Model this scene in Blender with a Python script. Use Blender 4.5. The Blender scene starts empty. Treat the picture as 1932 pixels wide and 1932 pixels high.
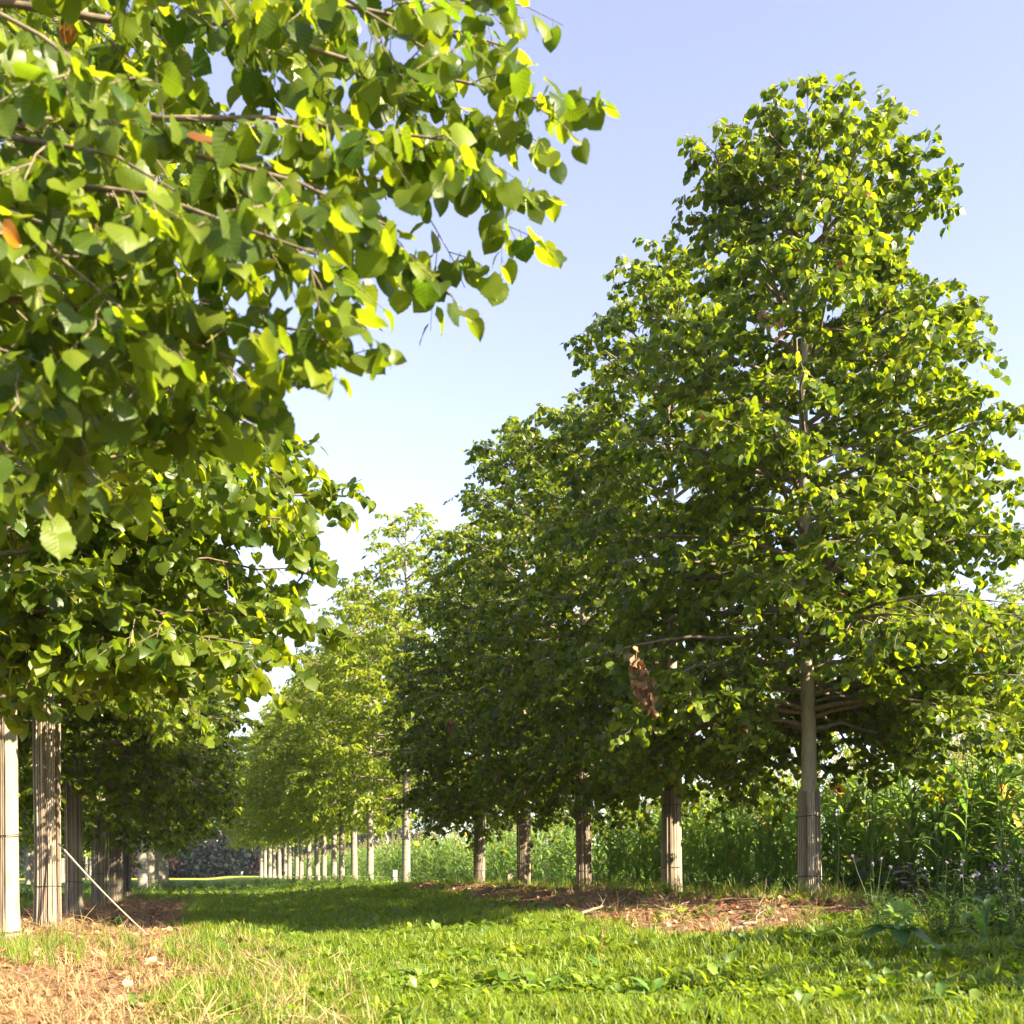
import bpy, math, random
import numpy as np
from mathutils import Matrix, Vector, Euler

# ------------------------------------------------------------------ camera, sky, sun, exposure
S = bpy.context.scene
COL = S.collection
F = 2075.0                      # focal length in pixels of a 1932 px wide frame
VPX, HORY = 368.0, 1648.0       # where the tree rows vanish
CAMZ = 0.80
cam = bpy.data.cameras.new('camera')
cam.sensor_width = 36.0
cam.lens = 36.0 * F / 1932.0
cam.shift_y = (HORY - 966.0) / 1932.0
cam.clip_start, cam.clip_end = 0.05, 5000
cam.dof.use_dof = True
cam.dof.focus_distance = 13.0
cam.dof.aperture_fstop = 3.2
camo = bpy.data.objects.new('camera', cam)
camo.location = (0, 0, CAMZ)
camo.rotation_euler = (math.radians(90), 0, 0)
COL.objects.link(camo)
S.camera = camo

SUN_EL, SUN_AZ = math.radians(30), math.radians(-28)     # azimuth from +X, towards the camera side
sd = Vector((math.cos(SUN_EL) * math.cos(SUN_AZ), math.cos(SUN_EL) * math.sin(SUN_AZ), math.sin(SUN_EL)))
world = bpy.data.worlds.new('World'); S.world = world; world.use_nodes = True
wn = world.node_tree; bg = wn.nodes['Background']
sky = wn.nodes.new('ShaderNodeTexSky'); sky.sky_type = 'NISHITA'; sky.sun_disc = False
sky.sun_elevation = SUN_EL
sky.sun_rotation = math.radians(90) - SUN_AZ
sky.air_density, sky.dust_density, sky.ozone_density = 1.0, .4, 3.5
hs = wn.nodes.new('ShaderNodeHueSaturation'); hs.inputs['Saturation'].default_value = .66; hs.inputs['Hue'].default_value = .523
wn.links.new(sky.outputs[0], hs.inputs['Color']); wn.links.new(hs.outputs[0], bg.inputs[0]); bg.inputs[1].default_value = 0.074
sl = bpy.data.lights.new('sun', 'SUN'); sl.energy = 5.0; sl.angle = math.radians(0.53); sl.color = (1.0, 0.87, 0.64)
so = bpy.data.objects.new('sun', sl); so.rotation_euler = sd.to_track_quat('Z', 'Y').to_euler(); COL.objects.link(so)
S.view_settings.view_transform = 'Standard'; S.view_settings.look = 'None'
S.view_settings.exposure = 2.55; S.view_settings.gamma = 1.0
S.render.engine = 'CYCLES'
c = S.cycles
c.max_bounces, c.diffuse_bounces, c.glossy_bounces, c.transmission_bounces, c.transparent_max_bounces = 7, 4, 2, 5, 4
c.use_denoising = True; c.denoiser = 'OPENIMAGEDENOISE'; c.denoising_prefilter = 'NONE'; c.denoising_input_passes = 'RGB_ALBEDO_NORMAL'
c.sample_clamp_indirect = 6.0
c.caustics_reflective = c.caustics_refractive = False
S.render.film_transparent = False

RNG = np.random.default_rng(7)
CS, SN = 0.961, 0.277           # rows run at an angle to the lens axis

def LT(l, t):                   # row coordinates (across, along) -> world
    return CS * l - SN * t, SN * l + CS * t
def to_LT(x, y):
    return CS * x + SN * y, -SN * x + CS * y
def sstep(a, b, x):
    t = np.clip((x - a) / (b - a), 0, 1); return t * t * (3 - 2 * t)
def wob(a, b, f=1.0):           # cheap smooth noise
    return (np.sin(a * 1.3 * f + 1.7 * np.sin(b * .9 * f)) + np.sin(b * 1.7 * f + 1.3 * np.sin(a * 1.1 * f + 2.0)) + np.sin((a + b) * 2.9 * f + 0.5)) / 3
def mulch(l, t):                # 1 on the bare mulched strips under the rows, 0 on grass
    right = sstep(3.75, 4.35, l - .07 * (t - 9) + .35 * wob(l, t, .8)) * (1 - sstep(8.4, 8.9, l)) * sstep(8.0, 9.2, t + .5 * wob(t, l)) * (1 - sstep(31.5, 33, t))
    left = sstep(-3.9, -3.4, l) * (1 - sstep(-.35, .25, l + .25 * wob(t, l, .9))) * (1 - sstep(33, 35, t))
    return np.maximum(right, left)
def gz(x, y):
    l, t = to_LT(np.asarray(x, float), np.asarray(y, float))
    z = .36 * sstep(1.2, 6.2, l)
    z = z + .17 * np.exp(-((l - 6.5) / .9) ** 2) * sstep(9, 11, t) * (1 - sstep(31, 34, t)) * (.75 + .5 * wob(t, l, .7))
    z = z + .05 * np.exp(-((l + 2) / 1.2) ** 2) * (1 - sstep(33, 36, t))
    near = 1 - sstep(40, 70, np.hypot(x, y))
    z = z + near * (.02 * wob(l, t, 2.1) + .012 * wob(t, l, 5.3))
    return z
def px(x, y, d):                # photo pixel + depth -> world
    return Vector(((x - 966) / F * d, d, CAMZ + (HORY - y) / F * d))
def gp(x, y):                   # ground point seen at a photo pixel
    z = .1
    for _ in range(12):
        d = (CAMZ - z) * F / (y - HORY); X = (x - 966) / F * d; z = .5 * z + .5 * float(gz(X, d))
    return Vector((X, d, float(gz(X, d))))

# ------------------------------------------------------------------ helpers
class MB:
    def __init__(s): s.V, s.Fs, s.C, s.U, s.n = [], [], [], [], 0
    def add(s, V, Fc, col=(1, 1, 1), uv=None):
        V = np.asarray(V, np.float32).reshape(-1, 3); k = len(V)
        s.V.append(V)
        for f in (Fc if isinstance(Fc, (list, tuple)) else [Fc]):
            f = np.asarray(f, np.int64)
            if f.size: s.Fs.append(f + s.n)
        cc = np.asarray(col, np.float32)
        s.C.append(np.broadcast_to(cc, (k, 3)) if cc.ndim == 1 else cc.reshape(-1, 3))
        s.U.append(np.zeros((k, 2), np.float32) if uv is None else np.asarray(uv, np.float32).reshape(-1, 2))
        s.n += k
    def mesh(s, name, mat, smooth=True):
        me = bpy.data.meshes.new(name)
        V = np.concatenate(s.V); C = np.concatenate(s.C); U = np.concatenate(s.U)
        loops = np.concatenate([f.reshape(-1) for f in s.Fs])
        tot = np.concatenate([np.full(len(f), f.shape[1]) for f in s.Fs])
        me.vertices.add(len(V)); me.vertices.foreach_set('co', V.reshape(-1))
        me.loops.add(len(loops)); me.loops.foreach_set('vertex_index', loops.astype(np.int32))
        me.polygons.add(len(tot))
        me.polygons.foreach_set('loop_start', np.concatenate([[0], np.cumsum(tot)[:-1]]).astype(np.int32))
        me.polygons.foreach_set('use_smooth', np.full(len(tot), smooth))
        a = me.attributes.new('Col', 'FLOAT_COLOR', 'POINT')
        a.data.foreach_set('color', np.concatenate([C, np.ones((len(C), 1), np.float32)], 1).reshape(-1))
        u = me.uv_layers.new(name='UVMap'); u.data.foreach_set('uv', U[loops].reshape(-1))
        me.update(calc_edges=True); me.materials.append(mat)
        return me

def tube(mb, P, r, k=6, col=(1, 1, 1), cap=False):
    P = np.asarray(P, float); n = len(P); r = np.broadcast_to(np.asarray(r, float), (n,))
    T = np.gradient(P, axis=0); T /= np.linalg.norm(T, axis=1)[:, None] + 1e-9
    ref = np.where(np.abs(T[:, 2:3]) > .9, np.array([[1., 0, 0]]), np.array([[0., 0, 1]]))
    A = np.cross(T, ref); A /= np.linalg.norm(A, axis=1)[:, None] + 1e-9
    B = np.cross(T, A)
    a = np.arange(k) / k * 2 * np.pi
    V = P[:, None] + r[:, None, None] * (np.cos(a)[None, :, None] * A[:, None] + np.sin(a)[None, :, None] * B[:, None])
    i = np.arange(n - 1)[:, None] * k; j = np.arange(k)[None]; j2 = (j + 1) % k
    Q = np.stack([i + j, i + j2, i + k + j2, i + k + j], -1).reshape(-1, 4)
    fs = [Q]
    if cap: fs += [np.arange(k)[None, ::-1], (np.arange(k) + (n - 1) * k)[None]]
    s = np.linspace(0, 1, n)
    uv = np.stack([np.broadcast_to(a / 6.283, (n, k)), np.broadcast_to(s[:, None], (n, k))], -1)
    mb.add(V.reshape(-1, 3), fs, col, uv)

def leaf_tpl(rows, cols, prof, back=.14, fold=.16, curl=.22, serr=0.0, petiole=0.0, asym=0.0):
    """a leaf blade as a small grid: x across, y along, z up; uv = (x, y)"""
    s = np.linspace(0, 1, rows); xs = np.linspace(-1, 1, cols)
    w = np.interp(s, [p[0] for p in prof], [p[1] for p in prof])
    if serr: w = w * (1 + serr * np.where(np.arange(rows) % 2 == 0, 1, -1) * (s < .97) * (s > .05))
    X = w[:, None] * xs[None]; X = X + asym * (np.abs(xs) * w[:, None]) * (1 - s[:, None])
    Y = s[:, None] - back * (1 - s[:, None]) ** 3 * np.abs(xs)[None] + 0 * X
    Z = fold * np.abs(X) - curl * (s[:, None] - .25) ** 2 + .03 * np.sin(s * 9)[:, None] * np.abs(xs)[None]
    V = np.stack([X, Y, Z], -1).reshape(-1, 3); U = np.stack([X, Y], -1).reshape(-1, 2)
    i = np.arange(rows - 1)[:, None] * cols; j = np.arange(cols - 1)[None]
    Q = np.stack([i + j, i + j + 1, i + cols + j + 1, i + cols + j], -1).reshape(-1, 4)
    if petiole:
        n = len(V); V = np.concatenate([V, [[-.012, 0, .0], [.012, 0, 0], [.014, -petiole, .06], [-.014, -petiole, .06]]])
        U = np.concatenate([U, [[0, -.1], [0, -.1], [0, -.5], [0, -.5]]]); Q = np.concatenate([Q, [[n, n + 1, n + 2, n + 3]]])
    return V.astype(np.float32), Q, U.astype(np.float32)

LIME = [(0, .36), (.1, .5), (.25, .57), (.42, .56), (.6, .47), (.75, .34), (.87, .18), (.95, .06), (1, .004)]
LANCE = [(0, .04), (.2, .17), (.45, .22), (.7, .16), (.9, .06), (1, .005)]
STRAP = [(0, .03), (.2, .09), (.6, .1), (.9, .07), (1, .02)]
T_LOW = leaf_tpl(3, 3, LIME); T_LOW4 = leaf_tpl(4, 3, LIME)
T_MID = [leaf_tpl(6, 5, LIME, petiole=.45, fold=f_, curl=c_, back=b_, asym=a_) for f_, c_, b_, a_ in ((.1, .2, .14, 0), (.35, .5, .2, .1), (-.15, .7, .1, -.12), (.25, -.2, .16, .05))]
T_SEC = [leaf_tpl(5, 3, LIME, petiole=.45, fold=f_, curl=c_) for f_, c_ in ((.1, .2), (.4, .6), (-.15, .4))]
T_BRACT = leaf_tpl(3, 3, STRAP, back=0, fold=.1, petiole=.2)
T_FAR = leaf_tpl(3, 3, LANCE, back=0, fold=.3, curl=.35)

def norm(v): return v / (np.linalg.norm(v, axis=-1, keepdims=True) + 1e-9)
def frames(axis, up):           # columns x, y(axis), z(normal)
    a = norm(axis); x = norm(np.cross(a, up)); n = np.cross(x, a)
    return np.stack([x, a, n], -1)
def put_leaves(mb, tpl, pos, R, sc, col, wx=None):
    V, Q, U = tpl; n, k = len(pos), len(V)
    if n == 0: return
    VV = V[None] * np.asarray(sc)[:, None, None]
    if wx is not None: VV = VV * np.stack([wx, np.ones(n), np.ones(n)], -1)[:, None]
    W = np.einsum('nij,nkj->nki', R, VV) + pos[:, None]
    Fq = (Q[None] + (np.arange(n) * k)[:, None, None]).reshape(-1, 4)
    mb.add(W.reshape(-1, 3), Fq, np.repeat(col, k, 0), np.tile(U, (n, 1)))

def obj(name, me, parent=None, loc=None, rot=None, scale=None):
    o = bpy.data.objects.new(name, me); COL.objects.link(o)
    if parent is not None: o.parent = parent
    if loc is not None: o.location = loc
    if rot is not None: o.rotation_euler = rot
    if scale is not None: o.scale = scale if hasattr(scale, '__len__') else (scale,) * 3
    return o
def tag(o, label=None, cat=None, group=None, kind=None):
    if label: o['label'] = label
    if cat: o['category'] = cat
    if group: o['group'] = group
    if kind: o['kind'] = kind
    return o

# ------------------------------------------------------------------ materials
def new_mat(name):
    m = bpy.data.materials.new(name); m.use_nodes = True
    return m, m.node_tree.nodes, m.node_tree.links, m.node_tree.nodes['Principled BSDF']
def ramp(N, stops):
    r = N.new('ShaderNodeValToRGB'); e = r.color_ramp.elements
    while len(e) < len(stops): e.new(.5)
    for el, (p, cc) in zip(e, stops): el.position = p; el.color = (*cc, 1)
    return r
def leaf_mat(name, trans=.42, tint=(1.9, 1.75, .55), rough=.42, veins=False, spec=.45, rnd=0.0, use_col=True, base=(.06, .12, .015), light=None):
    m, N, K, b = new_mat(name)
    if use_col:
        a = N.new('ShaderNodeAttribute'); a.attribute_name = 'Col'; csock = a.outputs['Color']
    else:
        rg = N.new('ShaderNodeRGB'); rg.outputs[0].default_value = (*base, 1); csock = rg.outputs[0]
    if rnd:
        oi = N.new('ShaderNodeObjectInfo'); h = N.new('ShaderNodeHueSaturation')
        mr = N.new('ShaderNodeMapRange'); mr.inputs[3].default_value = 1 - rnd; mr.inputs[4].default_value = 1 + rnd
        K.new(oi.outputs['Random'], mr.inputs[0]); K.new(mr.outputs[0], h.inputs['Value'])
        m2 = N.new('ShaderNodeMath'); m2.operation = 'MULTIPLY_ADD'; m2.inputs[1].default_value = 7.31
        K.new(oi.outputs['Random'], m2.inputs[0]); fr = N.new('ShaderNodeMath'); fr.operation = 'FRACT'; K.new(m2.outputs[0], fr.inputs[0])
        mh = N.new('ShaderNodeMapRange'); mh.inputs[3].default_value = .485; mh.inputs[4].default_value = .515; K.new(fr.outputs[0], mh.inputs[0])
        K.new(mh.outputs[0], h.inputs['Hue']); K.new(csock, h.inputs['Color']); csock = h.outputs[0]
    if veins:
        uv = N.new('ShaderNodeUVMap'); uv.uv_map = 'UVMap'; sp = N.new('ShaderNodeSeparateXYZ'); K.new(uv.outputs[0], sp.inputs[0])
        ab = N.new('ShaderNodeMath'); ab.operation = 'ABSOLUTE'; K.new(sp.outputs[0], ab.inputs[0])
        k1 = N.new('ShaderNodeMath'); k1.operation = 'MULTIPLY_ADD'; k1.inputs[1].default_value = -.75; K.new(ab.outputs[0], k1.inputs[0]); K.new(sp.outputs[1], k1.inputs[2])
        k2 = N.new('ShaderNodeMath'); k2.operation = 'MULTIPLY'; k2.inputs[1].default_value = 36; K.new(k1.outputs[0], k2.inputs[0])
        k3 = N.new('ShaderNodeMath'); k3.operation = 'SINE'; K.new(k2.outputs[0], k3.inputs[0])
        v1 = N.new('ShaderNodeMapRange'); v1.inputs[1].default_value = .8; v1.inputs[2].default_value = 1; K.new(k3.outputs[0], v1.inputs[0])
        v2 = N.new('ShaderNodeMapRange'); v2.inputs[1].default_value = .022; v2.inputs[2].default_value = .004; K.new(ab.outputs[0], v2.inputs[0])
        mx = N.new('ShaderNodeMath'); mx.operation = 'MAXIMUM'; K.new(v1.outputs[0], mx.inputs[0]); K.new(v2.outputs[0], mx.inputs[1])
        mc = N.new('ShaderNodeMix'); mc.data_type = 'RGBA'; K.new(csock, mc.inputs[6]); mc.inputs[7].default_value = (.22, .30, .07, 1)
        sc = N.new('ShaderNodeMath'); sc.operation = 'MULTIPLY'; sc.inputs[1].default_value = .2; K.new(mx.outputs[0], sc.inputs[0]); K.new(sc.outputs[0], mc.inputs[0])
        csock = mc.outputs[2]
        bp = N.new('ShaderNodeBump'); bp.inputs['Strength'].default_value = .22; bp.inputs['Distance'].default_value = .002; bp.invert = True
        K.new(mx.outputs[0], bp.inputs['Height']); K.new(bp.outputs[0], b.inputs['Normal'])
    if veins:
        tcn = N.new('ShaderNodeTexCoord'); sn = N.new('ShaderNodeTexNoise'); sn.inputs['Scale'].default_value = 7; sn.inputs['Detail'].default_value = 3
        gi_ = N.new('ShaderNodeNewGeometry'); av = N.new('ShaderNodeVectorMath'); av.operation = 'ADD'; K.new(tcn.outputs['UV'], av.inputs[0]); cb_ = N.new('ShaderNodeCombineXYZ'); K.new(gi_.outputs['Random Per Island'], cb_.inputs[2])
        ml = N.new('ShaderNodeVectorMath'); ml.operation = 'SCALE'; ml.inputs[3].default_value = 50; K.new(cb_.outputs[0], ml.inputs[0]); K.new(ml.outputs[0], av.inputs[1]); K.new(av.outputs[0], sn.inputs[0])
        sr = N.new('ShaderNodeMapRange'); sr.inputs[1].default_value = .66; sr.inputs[2].default_value = .72; sr.inputs[4].default_value = .75; K.new(sn.outputs[0], sr.inputs[0])
        sm = N.new('ShaderNodeMix'); sm.data_type = 'RGBA'; K.new(sr.outputs[0], sm.inputs[0]); K.new(csock, sm.inputs[6]); sm.inputs[7].default_value = (.16, .10, .03, 1); csock = sm.outputs[2]
    K.new(csock, b.inputs['Base Color'])
    b.inputs['Roughness'].default_value = rough; b.inputs['Specular IOR Level'].default_value = spec
    tr = N.new('ShaderNodeBsdfTranslucent'); vm = N.new('ShaderNodeVectorMath'); vm.operation = 'MULTIPLY'; vm.inputs[1].default_value = tint
    K.new(csock, vm.inputs[0]); K.new(vm.outputs[0], tr.inputs['Color'])
    mix = N.new('ShaderNodeMixShader'); mix.inputs[0].default_value = trans
    K.new(b.outputs[0], mix.inputs[1]); K.new(tr.outputs[0], mix.inputs[2]); K.new(mix.outputs[0], N['Material Output'].inputs[0])
    return m
def noise_mat(name, stops, scale=(1, 1, 1), ns=6.0, detail=6, rough=.85, bump=.3, bdist=.01, coords='Object', col=False, rscale=None):
    m, N, K, b = new_mat(name)
    tc = N.new('ShaderNodeTexCoord'); mp = N.new('ShaderNodeMapping'); mp.inputs['Scale'].default_value = scale
    K.new(tc.outputs[coords], mp.inputs[0]); t = N.new('ShaderNodeTexNoise'); t.inputs['Scale'].default_value = ns; t.inputs['Detail'].default_value = detail
    t.inputs['Roughness'].default_value = .65
    K.new(mp.outputs[0], t.inputs[0]); r = ramp(N, stops); K.new(t.outputs[0], r.inputs[0]); cs = r.outputs[0]
    if col:
        a = N.new('ShaderNodeAttribute'); a.attribute_name = 'Col'; mu = N.new('ShaderNodeMix'); mu.data_type = 'RGBA'; mu.blend_type = 'MULTIPLY'; mu.inputs[0].default_value = 1
        K.new(cs, mu.inputs[6]); K.new(a.outputs['Color'], mu.inputs[7]); cs = mu.outputs[2]
    K.new(cs, b.inputs['Base Color']); b.inputs['Roughness'].default_value = rough; b.inputs['Specular IOR Level'].default_value = .25
    bp = N.new('ShaderNodeBump'); bp.inputs['Strength'].default_value = bump; bp.inputs['Distance'].default_value = bdist
    K.new(t.outputs[0], bp.inputs['Height']); K.new(bp.outputs[0], b.inputs['Normal'])
    return m
M = {}
M['lime'] = leaf_mat('lime_leaf', trans=.5, tint=(2.5, 2.25, .48), rough=.38, spec=.38)
M['lime_near'] = leaf_mat('lime_leaf_near', trans=.57, tint=(2.5, 2.25, .48), rough=.36, spec=.4, veins=True)
M['far_leaf'] = leaf_mat('light_green_leaf', trans=.5, tint=(2.1, 1.9, .5))
M['grass'] = leaf_mat('grass_blade', trans=.48, tint=(1.9, 1.75, .5), rough=.5, rnd=.28)
M['weed'] = leaf_mat('weed_leaf', trans=.42, tint=(1.9, 1.8, .5), rough=.45, rnd=.22)
M['crop'] = leaf_mat('sorghum_leaf', trans=.46, tint=(1.65, 1.75, .7), rough=.42, rnd=.15)
M['dry'] = leaf_mat('dry_grass', trans=.2, tint=(1.2, 1.1, .8), rough=.7, rnd=.22)
M['dead'] = leaf_mat('dead_leaf', trans=.15, tint=(1.4, 1.0, .6), rough=.7, rnd=.35)
M['wood_far'] = leaf_mat('distant_wood_leaf', trans=.15, rough=.9, spec=.02)
M['bark'] = noise_mat('lime_bark', [(.25, (.12, .095, .065)), (.48, (.27, .23, .165)), (.62, (.30, .26, .19)), (.75, (.40, .365, .30))], (9, 9, 3.2), 1.2, 9, bump=.5, bdist=.012)
M['bark_smooth'] = noise_mat('banded_smooth_bark', [(.3, (.13, .105, .075)), (.5, (.25, .215, .16)), (.7, (.36, .32, .25))], (1.2, 1.2, 22), 1.6, 5, bump=.4, bdist=.01)
M['twig'] = noise_mat('twig_bark', [(.3, (.10, .075, .05)), (.7, (.22, .17, .12))], (1, 1, 1), 20, 4)
M['reed'] = noise_mat('weathered_reed', [(.3, (.45, .45, .45)), (.7, (1.0, 1.0, 1.0))], (30, 30, 2.5), 1.5, 6, bump=.3, bdist=.004, col=True)
M['tie'] = noise_mat('black_tie_band', [(.3, (.015, .015, .016)), (.7, (.03, .03, .032))], ns=40, rough=.5)
M['stick'] = noise_mat('dead_branch_bark', [(.3, (.10, .075, .05)), (.7, (.24, .19, .14))], (1, 1, 1), 18, 5)
M['stem'] = leaf_mat('green_stem', trans=.1, rough=.5)

def ground_mat():
    m, N, K, b = new_mat('meadow_ground')
    tc = N.new('ShaderNodeTexCoord'); a = N.new('ShaderNodeAttribute'); a.attribute_name = 'Col'; sp = N.new('ShaderNodeSeparateColor'); K.new(a.outputs['Color'], sp.inputs[0])
    n1 = N.new('ShaderNodeTexNoise'); n1.inputs['Scale'].default_value = 3.5; n1.inputs['Detail'].default_value = 9; n1.inputs['Roughness'].default_value = .7; K.new(tc.outputs['Object'], n1.inputs[0])
    n2 = N.new('ShaderNodeTexNoise'); n2.inputs['Scale'].default_value = 24; n2.inputs['Detail'].default_value = 8; K.new(tc.outputs['Object'], n2.inputs[0])
    soil = ramp(N, [(.3, (.075, .045, .026)), (.5, (.18, .105, .058)), (.7, (.27, .165, .09))]); K.new(n2.outputs[0], soil.inputs[0])
    green = ramp(N, [(.3, (.035, .06, .012)), (.55, (.075, .125, .02)), (.75, (.13, .16, .04))]); K.new(n1.outputs[0], green.inputs[0])
    yel = ramp(N, [(.35, (.16, .22, .035)), (.6, (.34, .30, .05))]); K.new(n1.outputs[0], yel.inputs[0])
    mx = N.new('ShaderNodeMix'); mx.data_type = 'RGBA'; K.new(sp.outputs[0], mx.inputs[0]); K.new(green.outputs[0], mx.inputs[6]); K.new(soil.outputs[0], mx.inputs[7])
    m2 = N.new('ShaderNodeMix'); m2.data_type = 'RGBA'; K.new(sp.outputs[1], m2.inputs[0]); K.new(mx.outputs[2], m2.inputs[6]); K.new(yel.outputs[0], m2.inputs[7])
    K.new(m2.outputs[2], b.inputs['Base Color']); b.inputs['Roughness'].default_value = .95; b.inputs['Specular IOR Level'].default_value = .1
    ad = N.new('ShaderNodeMath'); ad.operation = 'MULTIPLY_ADD'; ad.inputs[1].default_value = .4; K.new(n2.outputs[0], ad.inputs[0]); K.new(n1.outputs[0], ad.inputs[2])
    bp = N.new('ShaderNodeBump'); bp.inputs['Strength'].default_value = .8; bp.inputs['Distance'].default_value = .06; K.new(ad.outputs[0], bp.inputs['Height']); K.new(bp.outputs[0], b.inputs['Normal'])
    return m

# ------------------------------------------------------------------ ground
def axis_pts(lo, hi, near_lo, near_hi, step, ratio=1.25):
    a = list(np.arange(near_lo, near_hi, step)); s = step
    x = a[-1]
    while x < hi: s *= ratio; x += s; a.append(x)
    x, s = a[0], step
    while x > lo: s *= ratio; x -= s; a.insert(0, x)
    return np.array(a)
ls = axis_pts(-1500, 1500, -8, 14, .16); ts = axis_pts(-1500, 3000, -4, 45, .2)
Lg, Tg = np.meshgrid(ls, ts); Xg, Yg = LT(Lg, Tg)
Zg = gz(Xg, Yg)
gm = mulch(Lg, Tg)
far_yel = sstep(128, 150, Tg) * (1 - sstep(400, 500, np.abs(Lg)))
mb = MB(); nr, nc = Lg.shape
i = np.arange(nr - 1)[:, None] * nc; j = np.arange(nc - 1)[None]
mb.add(np.stack([Xg, Yg, Zg], -1), np.stack([i + j, i + j + 1, i + nc + j + 1, i + nc + j], -1).reshape(-1, 4), np.stack([gm, far_yel, 0 * gm], -1))
tag(obj('ground', mb.mesh('ground', ground_mat())), 'green meadow lane with mulched brown strips under the tree rows', None, None, 'structure')

# ------------------------------------------------------------------ trees
def interp_poly(P, t):
    n = len(P) - 1; f = min(max(t, 0), .9999) * n; k = int(f); u = f - k
    return P[k] * (1 - u) + P[k + 1] * u, norm(P[k + 1] - P[k])
def bez(p0, p1, p2, n=8):
    t = np.linspace(0, 1, n)[:, None]; return (1 - t) ** 2 * p0 + 2 * t * (1 - t) * p1 + t * t * p2

class Tree:
    """limbs with their side branches and twigs, and the list of leaves they carry"""
    def __init__(s, seed):
        s.r = np.random.default_rng(seed); s.limbs = []; s.P, s.A, s.N = [], [], []
    def leaf_nodes(s, P, n, t0=.15, droop=.75):
        r = s.r
        for q in range(n):
            t = t0 + (1 - t0) * (q + r.random() * .7) / n
            p, tan = interp_poly(P, t)
            side = np.cross(tan, [0, 0, 1.0]); side = norm(side) * (1 if q % 2 else -1)
            a = side * (.8 + .3 * r.random()) + tan * r.uniform(.1, .9) + np.array([0, 0, -1.0]) * r.uniform(.05, 2 * droop) + r.normal(0, .3, 3)
            nn = np.array([0, 0, .9]) + r.normal(0, .62, 3) + .4 * side
            s.P.append(p); s.A.append(a); s.N.append(nn)
    def limb(s, p0, ctl, p1, r0, dens=1.0, sub_len=1.0, twig_n=7.0, lv=8, droop=.75, t0=.2, noise=.05):
        r = s.r; mb = MB()
        P = bez(p0, ctl, p1, 9); P[1:-1] += r.normal(0, noise * .4, (7, 3)); Ln = np.linalg.norm(np.diff(P, axis=0), axis=1).sum()
        tube(mb, P, np.linspace(r0, max(.003, r0 * .16), 9), 6)
        ns = max(4, int(Ln * 5.2 * dens))
        for q in range(ns):
            t = t0 + (1 - t0) * (q + r.random() * .8) / ns
            p, tan = interp_poly(P, t)
            side = norm(np.cross(tan, [0, 0, 1.0])) * (1 if q % 2 else -1)
            d = norm(tan * r.uniform(.4, .9) + side * r.uniform(.5, 1.0) + np.array([0, 0, 1.0]) * r.uniform(-.75, .6))
            sl_ = (.34 + .32 * Ln * (1 - t) ** .8 * r.uniform(.6, 1.1)) * sub_len * r.uniform(.8, 1.2)
            u = np.linspace(0, 1, 5)[:, None]
            Q = p + d * sl_ * u + np.array([0, 0, -1.0]) * droop * .32 * sl_ * u ** 2 + r.normal(0, .012, (5, 3)) * u
            tube(mb, Q, np.linspace(max(.004, r0 * .28 * (1 - t * .6)), .0022, 5), 4)
            nt = max(2, int(sl_ * twig_n))
            s.leaf_nodes(Q, int(3 + sl_ * 5), .3, droop)
            for w in range(nt):
                tt = .2 + .8 * (w + r.random()) / nt
                p2, tan2 = interp_poly(Q, tt)
                sd2 = norm(np.cross(tan2, [0, 0, 1.0])) * (1 if w % 2 else -1)
                d2 = norm(tan2 * r.uniform(.3, .9) + sd2 * r.uniform(.5, 1) + np.array([0, 0, 1.0]) * r.uniform(-.5, .35))
                tl = r.uniform(.16, .36) * (.7 + .3 * sub_len)
                u3 = np.linspace(0, 1, 3)[:, None]
                W = p2 + d2 * tl * u3 + np.array([0, 0, -1.0]) * droop * .3 * tl * u3 ** 2
                tube(mb, W, [.0028, .0022, .0014], 3)
                s.leaf_nodes(W, lv + int(r.integers(-1, 2)), .15, droop)
        s.leaf_nodes(P[-3:], 6, .2, droop)
        s.limbs.append(mb)
    def arrays(s): return np.array(s.P), np.array(s.A), np.array(s.N)

def trunk_pts(H, rng, lean=(0, 0), n=22, amp=.05):
    z = np.concatenate([[-.15, 0, .08, .2, .4], np.linspace(.7, H, n)])
    ph = rng.random(4) * 6
    u = np.clip(z / H, 0, 1)
    x = lean[0] * u * H + amp * (np.sin(z * .9 + ph[0]) + .5 * np.sin(z * 2.1 + ph[1])) * u
    y = lean[1] * u * H + amp * (np.sin(z * .8 + ph[2]) + .5 * np.sin(z * 1.9 + ph[3])) * u
    return np.stack([x, y, z], -1)
def trunk_r(z, H, rb, rt=.012, flare=.35):
    u = np.clip(z / H, 0, 1); return (rb * (1 - u) ** .85 + rt) * (1 + flare * np.exp(-np.clip(z, 0, 99) / .16))

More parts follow.
